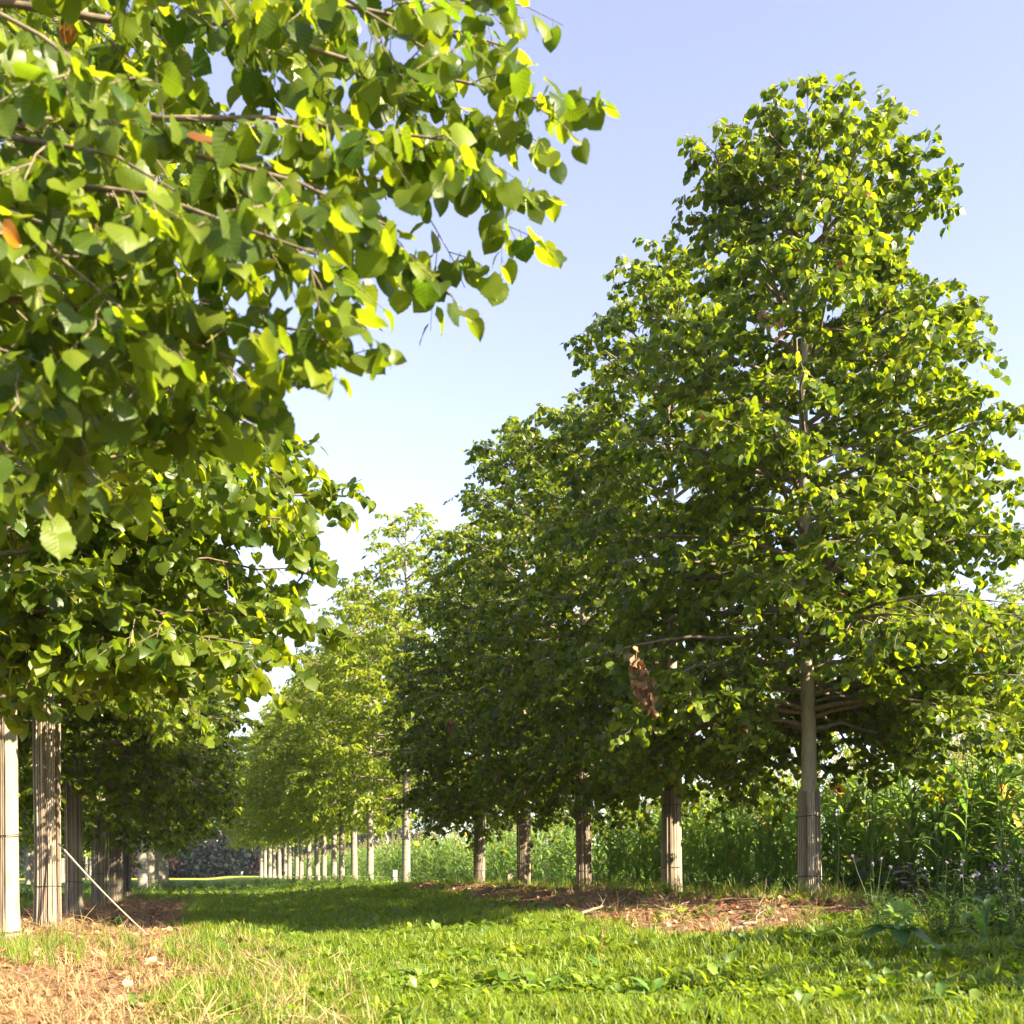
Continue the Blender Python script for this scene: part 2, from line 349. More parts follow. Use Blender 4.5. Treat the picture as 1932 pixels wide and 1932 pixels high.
LIME_PROFILE = [(1.3, 1.2), (1.7, 2.1), (2.1, 2.7), (2.7, 3.1), (3.6, 3.2), (5.0, 2.95), (6.1, 2.45), (7.4, 2.1), (8.7, 1.7), (9.6, 1.35), (10.1, .95), (10.5, .35)]
HIGH_PROFILE = [(2.3, 1.6), (2.6, 2.5), (3.0, 3.0), (4.0, 3.1)] + LIME_PROFILE[5:]
def lime_cols(n, r, dead=.0018, old=.1):
    k = r.random((n, 1)); d = np.array([.032, .070, .009]); l = np.array([.148, .190, .013])
    c_ = d * (1 - k) + l * k; c_ *= r.uniform(.8, 1.2, (n, 1))
    q = r.random(n); c_[q < dead] = (.22, .085, .03); c_[q > 1 - old * .3] = (.20, .26, .03)
    return c_
def build_lime(seed, H=10.2, prof=LIME_PROFILE, rb=.105, nl=46, lean=(0, 0), zlo=2.25, tpl=T_LOW, mat='lime', size=(.068, .112), dens=1.0, extra=None, skip=None, az0=0.0, droop=.75):
    r = np.random.default_rng(seed); t = Tree(seed + 100)
    P = trunk_pts(H, r, lean); mb = MB(); R = trunk_r(P[:, 2], H, rb); tube(mb, P, R, 12)
    ctr = lambda z: np.array([np.interp(z, P[:, 2], P[:, 0]), np.interp(z, P[:, 2], P[:, 1]), z])
    pz, pr = [p[0] for p in prof], [p[1] for p in prof]
    for q in range(nl):
        u = (q + r.random() * .8) / nl
        zs = zlo + (H * .965 - zlo) * u ** 1.25
        az = az0 + q * 2.39996 + r.normal(0, .25)
        rise = np.interp(u, [0, .12, .25, .4, .65, .85, 1], [-.75, -.5, -.05, .5, .85, 1.0, .5]) * r.uniform(.7, 1.2)
        ze = min(zs + rise, H + .25)
        rad = np.interp(ze, pz, pr) * r.uniform(.8, 1.0)
        if skip is not None and skip(az, zs, rad): continue
        p0 = ctr(zs); h = np.array([math.cos(az), math.sin(az), 0]); p1 = ctr(min(ze, H)) * [1, 1, 0] + h * rad + [0, 0, ze]
        ctl = p0 + h * rad * .5 + [0, 0, max(rise, 0) * .55 + .3 * rad * .4]
        t.limb(p0, ctl, p1, .012 + .011 * rad, dens, droop=droop)
    if extra: extra(t, ctr)
    # leader shoots
    for q in range(5):
        az = r.random() * 6.28; h = np.array([math.cos(az), math.sin(az), 0]); zs = H * r.uniform(.9, .975)
        t.limb(ctr(zs), ctr(zs) + h * .18 + [0, 0, .2], ctr(zs) + h * r.uniform(.25, .55) + [0, 0, r.uniform(.35, .75)], .012, 1.1, .5, droop=.4)
    pos, A, Nn = t.arrays(); n = len(pos)
    data = dict(trunk=mb.mesh('lime_trunk', M['bark']), limbs=[l.mesh('lime_branch', M['twig']) for l in t.limbs], pos=pos, R=frames(A, Nn),
                sc=r.uniform(size[0], size[1], n), col=lime_cols(n, r), P=P, H=H, rb=rb, tpl=tpl, mat=mat, r=r)
    return data
def foliage_mesh(d, keep=None, view=None):
    r = d['r']; n = len(d['pos']); k = np.ones(n, bool) if keep is None else keep
    fm = MB(); pe = d['pos'] + d['R'][:, :, 1] * (d['sc'] * .35)[:, None]
    wx = r.uniform(.85, 1.12, n); fine = k.copy() if view is None else k & view
    tps = d['tpl'] if isinstance(d['tpl'], list) else [d['tpl']]; which = r.integers(0, len(tps), n)
    for tp, kk in [(tp, fine & (which == w)) for w, tp in enumerate(tps)] + [(T_LOW, k & ~fine)]: put_leaves(fm, tp, pe[kk], d['R'][kk], d['sc'][kk], d['col'][kk], wx[kk])
    b = k & (r.random(n) < .10); nb = b.sum()                     # pale seed wings hanging between the leaves
    ax = np.stack([r.normal(0, .35, nb), r.normal(0, .35, nb), -np.ones(nb)], -1)
    put_leaves(fm, T_BRACT, d['pos'][b], frames(ax, r.normal(0, 1, (nb, 3))), r.uniform(.06, .1, nb), np.array([.30, .33, .11]) * r.uniform(.7, 1.1, (nb, 1)))
    return fm.mesh('lime_crown', M[d['mat']])

LEAF_PARTS = []
for q in range(8):
    lm = MB(); V, Q, U = leaf_tpl(13, 5, LIME, petiole=.5, serr=.05, fold=.05 + .05 * q % .3, curl=.1 + .08 * (q % 4)); lm.add(V, Q, lime_cols(1, RNG, 0)[0], U)
    LEAF_PARTS.append(lm.mesh('lime_leaf', M['lime_near']))

REED_TONES = 1.08 * np.array([[.36, .28, .20], [.46, .38, .28], [.27, .205, .145], [.52, .44, .34], [.20, .15, .11], [.40, .34, .27]])
def reed_mat_mesh(d, h, rad, seed, gap=0.0, gap_at=0.0, n=50, ragged=.06):
    r = np.random.default_rng(seed); mb = MB(); P, H = d['P'], d['H']
    zz = np.array([.0, .06, .16, .32, .6, 1.0, 1.5, 2.0, 2.5, 3.0, 3.5]); 
    n = int(n * (1 - gap / 6.283))
    for q in range(n):
        if r.random() < .07: continue
        a = gap_at + gap / 2 + (6.283 - gap) * (q + .95 * r.random()) / n
        top = h - r.random() * ragged - (r.random() < .12) * r.uniform(0, .25); bot = r.uniform(-.02, .03)
        z = np.concatenate([[bot], zz[(zz > bot + .04) & (zz < top - .04)], [top]])
        cx = np.interp(z, P[:, 2], P[:, 0]); cy = np.interp(z, P[:, 2], P[:, 1])
        tr = trunk_r(z, H, d['rb']); rr = np.maximum(tr * np.where(z < .4, .93, 1) + .014, rad * (1 + .03 * np.sin(z * 2.2 + seed)) * (1 + .05 * np.exp(-z / .2))) + r.normal(0, .006)
        aa = a + np.cumsum(r.normal(0, .006, len(z))) + .03 * np.sin(z * 1.3 + seed)
        tube(mb, np.stack([cx + rr * np.cos(aa), cy + rr * np.sin(aa), z], -1), (.0082 if rad > .14 else .0066) * r.uniform(.55, 1.5), 4, REED_TONES[r.integers(0, 6)] * r.uniform(.5, 1.3))
    return mb.mesh('reed_mat', M['reed'], False)
def tie_mesh(d, z0, rad, seed):
    a = np.linspace(0, 6.283, 25); r = np.random.default_rng(seed); z = z0 + .012 * np.sin(a + r.random() * 6)
    cx = np.interp(z0, d['P'][:, 2], d['P'][:, 0]); cy = np.interp(z0, d['P'][:, 2], d['P'][:, 1])
    rr = max(float(trunk_r(np.array(z0), d['H'], d['rb'])) + .016, rad * (1 + .03 * math.sin(z0 * 2.2 + seed)) * (1 + .05 * math.exp(-z0 / .2))) + .013
    mb = MB(); tube(mb, np.stack([cx + rr * np.cos(a), cy + rr * np.sin(a), z], -1), .0055, 5); return mb.mesh('tie_band', M['tie'])

def place_tree(d, kind, loc, rz, label, cat, group, mat_h=None, mat_r=.15, ties=(), gap=0.0, gap_at=0.0, seed=0, n_leaves=0, scale=1.0, crown=None):
    root = obj(kind, None, loc=loc, rot=(0, 0, rz), scale=scale); root.empty_display_size = .3
    tag(root, label, cat, group)
    obj('trunk', d['trunk'], root)
    for lm in d['limbs']: obj('branch', lm, root)
    if n_leaves:
        Mw = Matrix.Translation(loc) @ Matrix.Rotation(rz, 4, 'Z') @ Matrix.Scale(scale, 4)
        W = np.array(Mw); pw = d['pos'] @ W[:3, :3].T + W[:3, 3]
        dep = pw[:, 1]; xx = 966 + pw[:, 0] / np.maximum(dep, .1) * F; yy = HORY - (pw[:, 2] - CAMZ) / np.maximum(dep, .1) * F
        ok = (dep > 1) & (xx > -30) & (xx < 1960) & (yy > -30) & (yy < 1950)
        face = np.abs(np.einsum('ni,ni->n', norm(pw - [0, 0, CAMZ]), d['R'][:, :, 2] @ W[:3, :3].T / scale))
        score = np.where(ok, d['sc'] * (.25 + face) / np.maximum(dep, .1), -1)
        pick = np.argsort(-score)[:n_leaves]; pick = pick[score[pick] > 0]
        keep = np.ones(len(pw), bool); keep[pick] = False
        cm = foliage_mesh(d, keep, ok)
        for q in pick:
            o = obj('leaf', LEAF_PARTS[int(RNG.integers(0, 8))], root)
            pe = d['pos'][q] + d['R'][q][:, 1] * d['sc'][q] * .4
            o.matrix_basis = Matrix.Translation(Vector(pe)) @ Matrix(d['R'][q].tolist()).to_4x4() @ Matrix.Scale(float(d['sc'][q]), 4)
    else:
        if 'crown_me' not in d: d['crown_me'] = foliage_mesh(d) if d['mat'] != 'far_leaf' else far_mesh(d)
        cm = d['crown_me']
    tag(obj('crown', cm, root), kind='stuff')
    if mat_h:
        rm = tag(obj('reed_mat', reed_mat_mesh(d, mat_h, mat_r, seed, gap, gap_at), root), kind='stuff')
        for z in ties: obj('tie_band', tie_mesh(d, z, mat_r, seed), rm)
    return root

def gl(l, t, dz=0.0):
    x, y = LT(l, t); return Vector((x, y, float(gz(x, y)) + dz))
def at_depth(l, d): return (d - SN * l) / CS

RL, LL = 7.39, -1.97
G_R, G_L = 'lime trees of the row at right of the lane', 'lime trees of the row at left of the lane'
# right row
def first_extra(t, ctr):        # a few reaching boughs of the first tree, seen against the sky
    for az, zs, rad, ze in ((.0, 8.5, 1.2, 9.6), (.0, 4.3, 3.1, 5.0), (.2, 6.2, 2.2, 7.0), (-.3, 6.8, 2.0, 7.6), (.5, 7.4, 1.8, 8.2), (-.6, 7.9, 1.6, 8.7), (.3, 5.4, 2.5, 6.1), (3.3, 8.6, 1.45, 9.8), (-.6, 2.4, 2.5, 2.2), (2.9, 2.3, 2.7, 2.1), (3.6, 2.5, 2.9, 2.3), 
                              (.3, 2.6, 3.1, 2.9), (-.3, 3.2, 3.2, 3.5), (.5, 3.9, 3.0, 4.3), (-.5, 5.4, 2.7, 5.9), (.4, 5.0, 2.8, 5.5), (.1, 3.7, 3.3, 4.0), (-.2, 2.7, 3.0, 2.8), (.7, 2.8, 2.8, 2.6), (-.8, 3.4, 2.9, 3.2)):
        h = np.array([math.cos(az), math.sin(az), 0]); p0 = ctr(zs)
        t.limb(p0, p0 + h * rad * .5 + [0, 0, .35], p0 * [1, 1, 0] + h * rad + [0, 0, ze], .03, 1.0)
lime_a = build_lime(11, skip=lambda az, zs, rad: -2.3 < ((az + math.pi) % (2 * math.pi)) - math.pi < -.9 and zs < 2.9, tpl=T_LOW4, lean=(-.012, .0), nl=80, extra=first_extra)
lime_b = build_lime(23, nl=72)
lime_c = build_lime(37, nl=70, lean=(.006, 0))
place_tree(lime_a, 'lime_tree', gl(RL, at_depth(RL, 13.76)), 0, 'tallest lime tree, first of the right row, short reed mat and bare stem above', 'tree', G_R, 1.5, .135, (.34, 1.12), seed=1, n_leaves=300, scale=.96)
ords = ['second', 'third', 'fourth', 'fifth and last']
spec_r = [(lime_b, 17.76, 1.1, 2.5, (.5, 1.5)), (lime_c, 21.76, 2.6, 2.6, (.45, 1.3)), (lime_b, 25.76, 4.0, 2.5, (.6, 1.5)), (lime_c, 29.76, 5.1, 2.6, (.5, 1.45))]
right_trees = []
for q, (dd, dep, rz, mh, ti) in enumerate(spec_r):
    right_trees.append(place_tree(dd, 'lime_tree', gl(RL, at_depth(RL, dep)), rz, scale=[1.0, .95, 1.04, .97][q], label=f'{ords[q]} reed wrapped lime tree in the right row counting from the front', cat='tree', group=G_R, mat_h=mh, mat_r=.15, ties=ti, seed=2 + q))
# left row, nearest first
def near_extra(t, ctr):
    base = gl(LL, at_depth(LL, 4.3))
    for X, Y, dp, zs, dens in ((1035, 190, 4.5, 3.4, 1.2), (960, 10, 4.7, 3.9, 1.1), (1000, 390, 4.5, 3.1, 1.1), (960, 90, 4.2, 3.6, 1.0), (800, 90, 4.0, 3.5, .8), (760, 440, 3.8, 2.85, 1.1), (900, 270, 4.0, 3.2, 1.0), (600, 480, 3.5, 2.75, 1.0), (640, 630, 3.9, 2.45, 1.1), (570, 730, 3.7, 2.3, 1.0),
                              (330, 360, 3.4, 3.0, .8), (200, 160, 3.7, 3.3, .8), (250, 600, 3.4, 2.6, .8), (380, 720, 3.8, 2.45, .8), (200, 810, 3.7, 2.3, .8), (330, 860, 4.0, 2.2, .8), (60, 900, 3.7, 2.2, .8), (80, 420, 3.4, 2.9, .7), (30, 700, 3.5, 2.5, .7)):
        e = np.array(px(X, Y, dp) - base); p0 = ctr(zs + .75); v = e - p0
        t.limb(p0, p0 + v * .5 + np.array([0, 0, .3]) + t.r.normal(0, .22, 3), e, .024, dens * .74, .6, 4.3, 6, .95, t0=.36)
near = build_lime(51, H=9.8, nl=16, rb=.12, tpl=T_MID, mat='lime_near', size=(.058, .105), zlo=2.6, extra=near_extra, skip=lambda az, zs, rad: -1.9 < ((az + math.pi) % (2 * math.pi)) - math.pi < .9 and zs < 6)
place_tree(near, 'lime_tree', gl(LL, at_depth(LL, 4.3)), 0, 'nearest lime tree, its large leafy boughs hanging into the upper left of the picture', 'tree', G_L, seed=8, n_leaves=300)
def second_extra(t, ctr):
    base = gl(LL, at_depth(LL, 8.1))
    for X, Y, dp, zs in ((660, 935, 8.4, 3.1), (580, 1070, 8.0, 2.7), (580, 1180, 7.8, 2.5), (560, 980, 7.6, 2.9), (500, 1220, 7.2, 2.3), (400, 1230, 7.4, 2.4), (330, 1180, 7.0, 2.5), (550, 850, 8.2, 3.5), (250, 1130, 7.0, 2.6), (130, 1090, 7.2, 2.6)):
        e = np.array(px(X, Y, dp) - base); p0 = ctr(zs); v = e - p0
        t.limb(p0, p0 + v * .5 + np.array([0, 0, .3]), e, .028, 1.1, .8)
second = build_lime(67, H=10.0, nl=38, rb=.12, tpl=T_SEC, mat='lime_near', extra=second_extra, zlo=3.5, prof=HIGH_PROFILE)
lime_d = build_lime(71, H=10.0, nl=42, zlo=3.3, prof=HIGH_PROFILE)
place_tree(second, 'lime_tree', gl(LL, at_depth(LL, 8.1)), 0, 'lime tree whose crown fills the left edge behind the nearest boughs', 'tree', G_L, seed=9, n_leaves=300)
left_spec = [(lime_d, 12.05, .4, 2.7, (1.15, .1), 2.5, .25, 'lime tree with pale stem half wrapped in reed cut by the left picture edge', 250),
             (lime_d, 15.3, 2.2, 3.1, (.55,), .0, -.5, 'lime tree with thick dark reed wrapped trunk beside the slanting cane', 0),
             (lime_c, 18.8, 3.7, 3.0, (.6,), 1.5, .45, 'third reed wrapped lime trunk from the left picture edge, bark bare on one side', 0),
             (lime_b, 23.6, 5.3, 2.9, (.75,), .7, .2, 'fourth reed wrapped lime trunk from the left picture edge, in shade', 0),
             (lime_c, 28.4, 1.2, 2.9, (.8,), .0, 0, 'next to last dark reed wrapped lime tree of the left row', 0),
             (lime_b, 32.4, .3, 2.9, (.8,), .0, 0, 'last and farthest dark reed wrapped lime tree of the left row', 0)]
for q, (dd, dep, rz, mh, ti, gap, gat, lab, nlv) in enumerate(left_spec):
    place_tree(dd, 'lime_tree', gl(LL, at_depth(LL, dep)), rz, lab, 'tree', G_L, mh, [.128, .172, .14, .158, .155, .155][q], ti, gap, gat - rz - .3, 20 + q, nlv)

# second species beyond
def build_tall(seed, H=13.6, nl=54):
    r = np.random.default_rng(seed); t = Tree(seed + 5)
    P = trunk_pts(H, r, amp=.04); mb = MB(); tube(mb, P, trunk_r(P[:, 2], H, .155, flare=.25), 10)
    ctr = lambda z: np.array([np.interp(z, P[:, 2], P[:, 0]), np.interp(z, P[:, 2], P[:, 1]), z])
    for q in range(nl):
        u = (q + r.random() * .8) / nl; zs = 2.9 + (H * .96 - 2.9) * u
        az = q * 2.39996 + r.normal(0, .3); rad = np.interp(u, [0, .12, .4, .7, .9, 1], [3.2, 4.0, 3.7, 2.6, 1.3, .5]) * r.uniform(.75, 1.1)
        h = np.array([math.cos(az), math.sin(az), 0]); p0 = ctr(zs); rise = np.interp(u, [0, .2, 1], [.1, .8, 1.0]) * r.uniform(.6, 1.2)
        t.limb(p0, p0 + h * rad * .5 + [0, 0, .2 + rise * .3], p0 + h * rad + [0, 0, rise], .02 + .008 * rad, .85, 1.2, 3.8, 6, .5)
    pos, A, Nn = t.arrays(); n = len(pos); k = r.random((n, 1))
    return dict(trunk=mb.mesh('smooth_trunk', M['bark_smooth']), limbs=[], limb_mb=t.limbs, pos=pos, R=frames(A, Nn), sc=r.uniform(.19, .29, n), mat='far_leaf', P=P, H=H, r=r,
                col=(np.array([.11, .16, .012]) * (1 - k) + np.array([.24, .29, .02]) * k) * r.uniform(.8, 1.2, (n, 1)))
def far_mesh(d):
    fm = MB(); put_leaves(fm, T_FAR, d['pos'], d['R'], d['sc'], d['col']); return fm.mesh('light_green_crown', M['far_leaf'])
tall_a, tall_b = build_tall(5), build_tall(6)
for dd in (tall_a, tall_b):     # far boughs a pixel thick: one mesh
    mb = MB()
    for l in dd['limb_mb']:
        off = 0
        for V, C_, U_ in zip(l.V, l.C, l.U): pass
        mb.V += l.V; mb.C += l.C; mb.U += l.U; mb.Fs += [f + mb.n for f in l.Fs]; mb.n += l.n
    dd['limbs'] = [mb.mesh('far_branches', M['twig'])]
G_T = 'light green smooth trunked trees of the far rows'
nth = ['first', 'second', 'third', 'fourth', 'fifth', 'sixth', 'seventh', 'eighth', 'ninth', 'tenth', 'eleventh', 'twelfth', 'thirteenth', 'fourteenth', 'fifteenth', 'sixteenth', 'last']
for q, X in enumerate([766, 698, 668, 645, 630, 611, 598, 583, 568, 560, 546, 538, 527, 517, 509, 500, 493]):
    dep = F * (RL / CS) / (X - VPX)
    lab = f'{nth[q]} pale smooth trunk of the light green row right of the lane'
    place_tree((tall_a, tall_b)[q % 2], 'smooth_bark_tree', gl(RL, at_depth(RL, dep)), q * 1.9, lab, 'tree', G_T, scale=[1.0, .97, 1.03, .95][q % 4] * (1 + .03 * max(0, q - 6)))
for q, X in enumerate([269, 284, 293, 300, 307, 313]):
    dep = F * (-LL / CS) / (VPX - X)
    place_tree((tall_b, tall_a)[q % 2], 'smooth_bark_tree', gl(LL, at_depth(LL, dep)), q * 2.3 + 1, f'{nth[q]} sunlit smooth trunk beyond the last dark trunk of the left row', 'tree', G_T, scale=[1.17, 1.2, 1.15][q % 3])
for q, X in enumerate([53, 60, 118, 124, 163, 171]):
    l = -11.4 if q % 2 == 0 else -12.0
    dep = F * (-l / CS) / (VPX - X)
    place_tree((tall_a, tall_b)[q % 2], 'smooth_bark_tree', gl(l, at_depth(l, dep)), q * 1.3 + 2, f'{nth[q]} thin distant trunk seen between the reed wrapped trunks from the left', 'tree', G_T, scale=[1.0, .95, 1.03][q % 3])
for q, (X, dep) in enumerate([(1905, 62), (2010, 55), (1800, 80), (1700, 95)]):
    p = px(X, HORY, dep); p.z = .3
    place_tree((tall_a, tall_b)[q % 2], 'smooth_bark_tree', p, q * 1.3 + .4, ['distant tree at the right picture edge behind the sorghum', 'distant tree just beyond the right picture edge', 'distant tree behind the crown of the first lime', 'farther distant tree behind the first lime trunk'][q], 'tree', 'distant trees behind the sorghum', scale=[1.25, 1.15, .7, .72][q])

# ------------------------------------------------------------------ scatter by geometry nodes
def hidden_col(name, meshes):
    cl = bpy.data.collections.new(name)
    for q, me in enumerate(meshes):
        o = bpy.data.objects.new(f'{name}_{q:02d}', me); cl.objects.link(o)
    return cl
def scatter(name, pts, rot, scl, col, label, cat=None, kind='stuff', seed=0):
    n = len(pts); me = bpy.data.meshes.new(name); me.vertices.add(n); me.vertices.foreach_set('co', np.asarray(pts, np.float32).reshape(-1))
    a = me.attributes.new('rot', 'FLOAT_VECTOR', 'POINT'); a.data.foreach_set('vector', np.asarray(rot, np.float32).reshape(-1))
    a = me.attributes.new('scl', 'FLOAT', 'POINT'); a.data.foreach_set('value', np.asarray(scl, np.float32))
    a = me.attributes.new('pick', 'INT', 'POINT'); a.data.foreach_set('value', np.random.default_rng(seed).integers(0, 1000, n).astype(np.int32))
    o = tag(obj(name, me), label, cat, None, kind)
    g = bpy.data.node_groups.new(name + '_nodes', 'GeometryNodeTree')
    g.interface.new_socket('Geometry', in_out='INPUT', socket_type='NodeSocketGeometry'); g.interface.new_socket('Geometry', in_out='OUTPUT', socket_type='NodeSocketGeometry')
    N, K = g.nodes, g.links
    gi, go = N.new('NodeGroupInput'), N.new('NodeGroupOutput'); ip = N.new('GeometryNodeInstanceOnPoints'); ci = N.new('GeometryNodeCollectionInfo')
    ci.inputs[0].default_value = col; ci.inputs[1].default_value = True; ci.inputs[2].default_value = True
    def named(nm, ty):
        q = N.new('GeometryNodeInputNamedAttribute'); q.data_type = ty; q.inputs[0].default_value = nm; return q.outputs[0]
    K.new(gi.outputs[0], ip.inputs['Points']); K.new(ci.outputs[0], ip.inputs['Instance']); ip.inputs['Pick Instance'].default_value = True
    K.new(named('pick', 'INT'), ip.inputs['Instance Index'])
    er = N.new('FunctionNodeEulerToRotation'); K.new(named('rot', 'FLOAT_VECTOR'), er.inputs[0]); K.new(er.outputs[0], ip.inputs['Rotation'])
    K.new(named('scl', 'FLOAT'), ip.inputs['Scale']); K.new(ip.outputs[0], go.inputs[0])
    md = o.modifiers.new('scatter', 'NODES'); md.node_group = g
    return o

def blade(mb, p, az, h, w, bend, col, seg=4):
    u = np.linspace(0, 1, seg); d = np.array([math.cos(az), math.sin(az), 0]); s = np.array([-d[1], d[0], 0])
    Pm = np.asarray(p) + d * (bend * h * u[:, None] ** 2) + np.array([0, 0, 1]) * (h * (u - .35 * bend * u ** 2)[:, None])
    ww = w * (1 - u ** 1.6)[:, None] + .0006
    V = np.concatenate([Pm - s * ww, Pm + s * ww]); k = np.arange(seg - 1)
    mb.add(V, np.stack([k, k + 1, seg + k + 1, seg + k], -1), col)
def grass_tuft(r, n=22, h=(.035, .10), spread=.09, w=.0034, cols=((.09, .145, .014), (.21, .27, .025)), bend=(.2, .9)):
    mb = MB()
    for _ in range(n):
        k = r.random(); cc = np.array(cols[0]) * (1 - k) + np.array(cols[1]) * k
        p = [r.normal(0, spread * .5), r.normal(0, spread * .5), -.01]
        blade(mb, p, r.random() * 6.28, r.uniform(*h), w * r.uniform(.7, 1.4), r.uniform(*bend), cc)
    return mb
ROS = [(0, .03), (.2, .06), (.45, .16), (.7, .22), (.88, .15), (1, .01)]
OVAL = [(0, .03), (.15, .14), (.4, .26), (.65, .24), (.88, .12), (1, .01)]
def rosette(r, n=9, ln=(.07, .15), prof=ROS, up=(.2, 1.0), cols=((.08, .145, .016), (.19, .26, .028)), rows=7):
    mb = MB()
    for q in range(n):
        az = q * 2.4 + r.normal(0, .3); el = r.uniform(*up); a = np.array([[math.cos(az) * math.cos(el), math.sin(az) * math.cos(el), math.sin(el)]])
        k = r.random(); cc = np.array([np.array(cols[0]) * (1 - k) + np.array(cols[1]) * k])
        put_leaves(mb, leaf_tpl(rows, 3, prof, back=0, fold=.25, curl=r.uniform(.25, .7), serr=.12), np.array([[0, 0, 0.]]), frames(a, np.array([[0, 0, 1.]]) + r.normal(0, .15, (1, 3))), [r.uniform(*ln)], cc)
    return mb
def bushy(r, h=.5, n=34, ln=(.05, .11), prof=LANCE, cols=((.03, .075, .012), (.08, .15, .025)), stems=3, spread=.12):
    mb = MB()
    for s_ in range(stems):
        az = r.random() * 6.28; hh = h * r.uniform(.7, 1.1); u = np.linspace(0, 1, 6)[:, None]
        P = u * np.array([math.cos(az) * spread * r.uniform(.3, 1.4), math.sin(az) * spread * r.uniform(.3, 1.4), hh]) + r.normal(0, .008, (6, 3)) * u
        tube(mb, P, np.linspace(.005, .002, 6), 4, (.07, .11, .03))
        for q in range(n // stems):
            p, tan = interp_poly(P, .08 + .92 * r.random()); a2 = r.random() * 6.28
            a = np.array([[math.cos(a2), math.sin(a2), r.uniform(-.4, .8)]]); k = r.random()
            put_leaves(mb, leaf_tpl(4, 3, prof, back=0, curl=.4), p[None], frames(a, np.array([[0, 0, 1.]]) + r.normal(0, .3, (1, 3))), [r.uniform(*ln) * (1.25 - .5 * p[2] / hh)], np.array([np.array(cols[0]) * (1 - k) + np.array(cols[1]) * k]))
    return mb
rg = np.random.default_rng(99)
C_GRASS = hidden_col('grass_tuft', [grass_tuft(rg, 24).mesh('grass_tuft', M['grass']) for _ in range(6)])
C_TALLG = hidden_col('long_grass_tuft', [grass_tuft(rg, 20, (.12, .34), .07, .0035, ((.09, .17, .02), (.22, .28, .04)), (.1, .7)).mesh('long_grass', M['grass']) for _ in range(4)])
C_STRAW = hidden_col('straw_tuft', [grass_tuft(rg, 22, (.06, .22), .1, .0022, ((.20, .12, .05), (.40, .29, .14)), (.4, 1.9)).mesh('straw', M['dry']) for _ in range(5)])
C_ROS = hidden_col('leafy_weed', [rosette(rg, 8 + q % 4).mesh('leafy_weed', M['weed']) for q in range(5)] + [rosette(rg, 10, (.04, .09), OVAL, (.1, .9), rows=4).mesh('clover_weed', M['weed']) for _ in range(4)])
C_BUSH = hidden_col('bushy_weed', [bushy(rg, .45, 40).mesh('bushy_weed', M['weed']) for _ in range(5)] + [bushy(rg, .38, 60, (.025, .06), OVAL, ((.045, .085, .02), (.10, .15, .04)), 4, .2).mesh('fine_weed', M['weed']) for _ in range(4)])
def dead_leaf(r):
    mb = MB(); V, Q, U = leaf_tpl(5, 5, LIME, fold=r.uniform(-.5, .9), curl=r.uniform(-.9, 1.2)); V = V.copy(); V[:, 1] -= .5; V[:, 2] += .18; V += r.normal(0, .03, V.shape)
    mb.add(V, Q, np.array([[.27, .10, .04], [.36, .17, .075], [.22, .095, .05], [.45, .28, .15]][r.integers(0, 4)])); return mb
C_DEAD = hidden_col('fallen_leaf', [dead_leaf(rg).mesh('fallen_leaf', M['dead']) for _ in range(8)])

def wedge(n, d0, d1, p=1.0, seed=0, wide=.62, xoff=0.0):       # points on the ground in front of the camera, thinning with distance
    r = np.random.default_rng(seed); u = r.random(n)
    d = (d0 ** p + u * (d1 ** p - d0 ** p)) ** (1 / p); x = (r.uniform(-wide, wide, n) + xoff) * d
    return x, d, r
def finish(x, y, r, tilt=.12, dz=0.0):
    n = len(x); return np.stack([x, y, gz(x, y) + dz], -1), np.stack([r.normal(0, tilt, n), r.normal(0, tilt, n), r.random(n) * 6.283], -1)

x, y, r = wedge(62000, 3.4, 48, 1.0, 1)
l, t = to_LT(x, y); mu = mulch(l, t)
keep = (r.random(len(x)) > mu * 1.05 - .04) & (l < 10.2); x, y, l, t = x[keep], y[keep], l[keep], t[keep]
P_, R_ = finish(x, y, r)
scatter('lane_grass', P_, R_, r.uniform(.45, 1.2, len(x)) * (1 + y / 38) * (1 + .45 * wob(l * 1.3, t, 1.1)), C_GRASS, 'bright green short grass covering the lane between the tree rows', 'grass')
x, y, r = wedge(64000, 3.4, 50, 1.0, 2); l, t = to_LT(x, y); mu = mulch(l, t)
dens = np.clip(.72 + .9 * wob(l, t, .75) + sstep(22, 34, t) * .5, .06, 1) * sstep(-.4, 1.2, l + 10 * sstep(33, 36, t)) * (1 - .9 * mu)
keep = (r.random(len(x)) < dens) & (l < 9.4); x, y = x[keep], y[keep]
P_, R_ = finish(x, y, r, .2)
scatter('lane_weeds', P_, R_, r.uniform(.35, 1.0, len(x)) * (1 + y / 36) * (.8 + .35 * wob(to_LT(x, y)[0], to_LT(x, y)[1], 1.7)), C_ROS, 'broad leaved low weeds growing through the lane grass', 'weeds')
# long grass along the edge of the left strip and round the trunks
pts = []; r = np.random.default_rng(3)
for _ in range(720):
    k = r.random()
    if k < .07: l0, t0 = r.uniform(-1.9, .15), r.uniform(9.6, 12.6)
    elif k < .12: l0, t0 = r.normal(-1.7, .7), r.uniform(9.6, 12.6)
    elif k < .8: l0, t0 = r.normal(7.6, .7), r.uniform(10.5, 31)
    else: l0, t0 = r.normal(8.7, .35), r.uniform(8, 32)
    pts.append(LT(l0, t0))
pts = np.array(pts); P_, R_ = finish(pts[:, 0], pts[:, 1], r, .2)
scatter('long_grass', P_, R_, r.uniform(.6, 1.2, len(pts)), C_TALLG, 'longer yellowish grass along the edges of the mulched strips', 'grass')
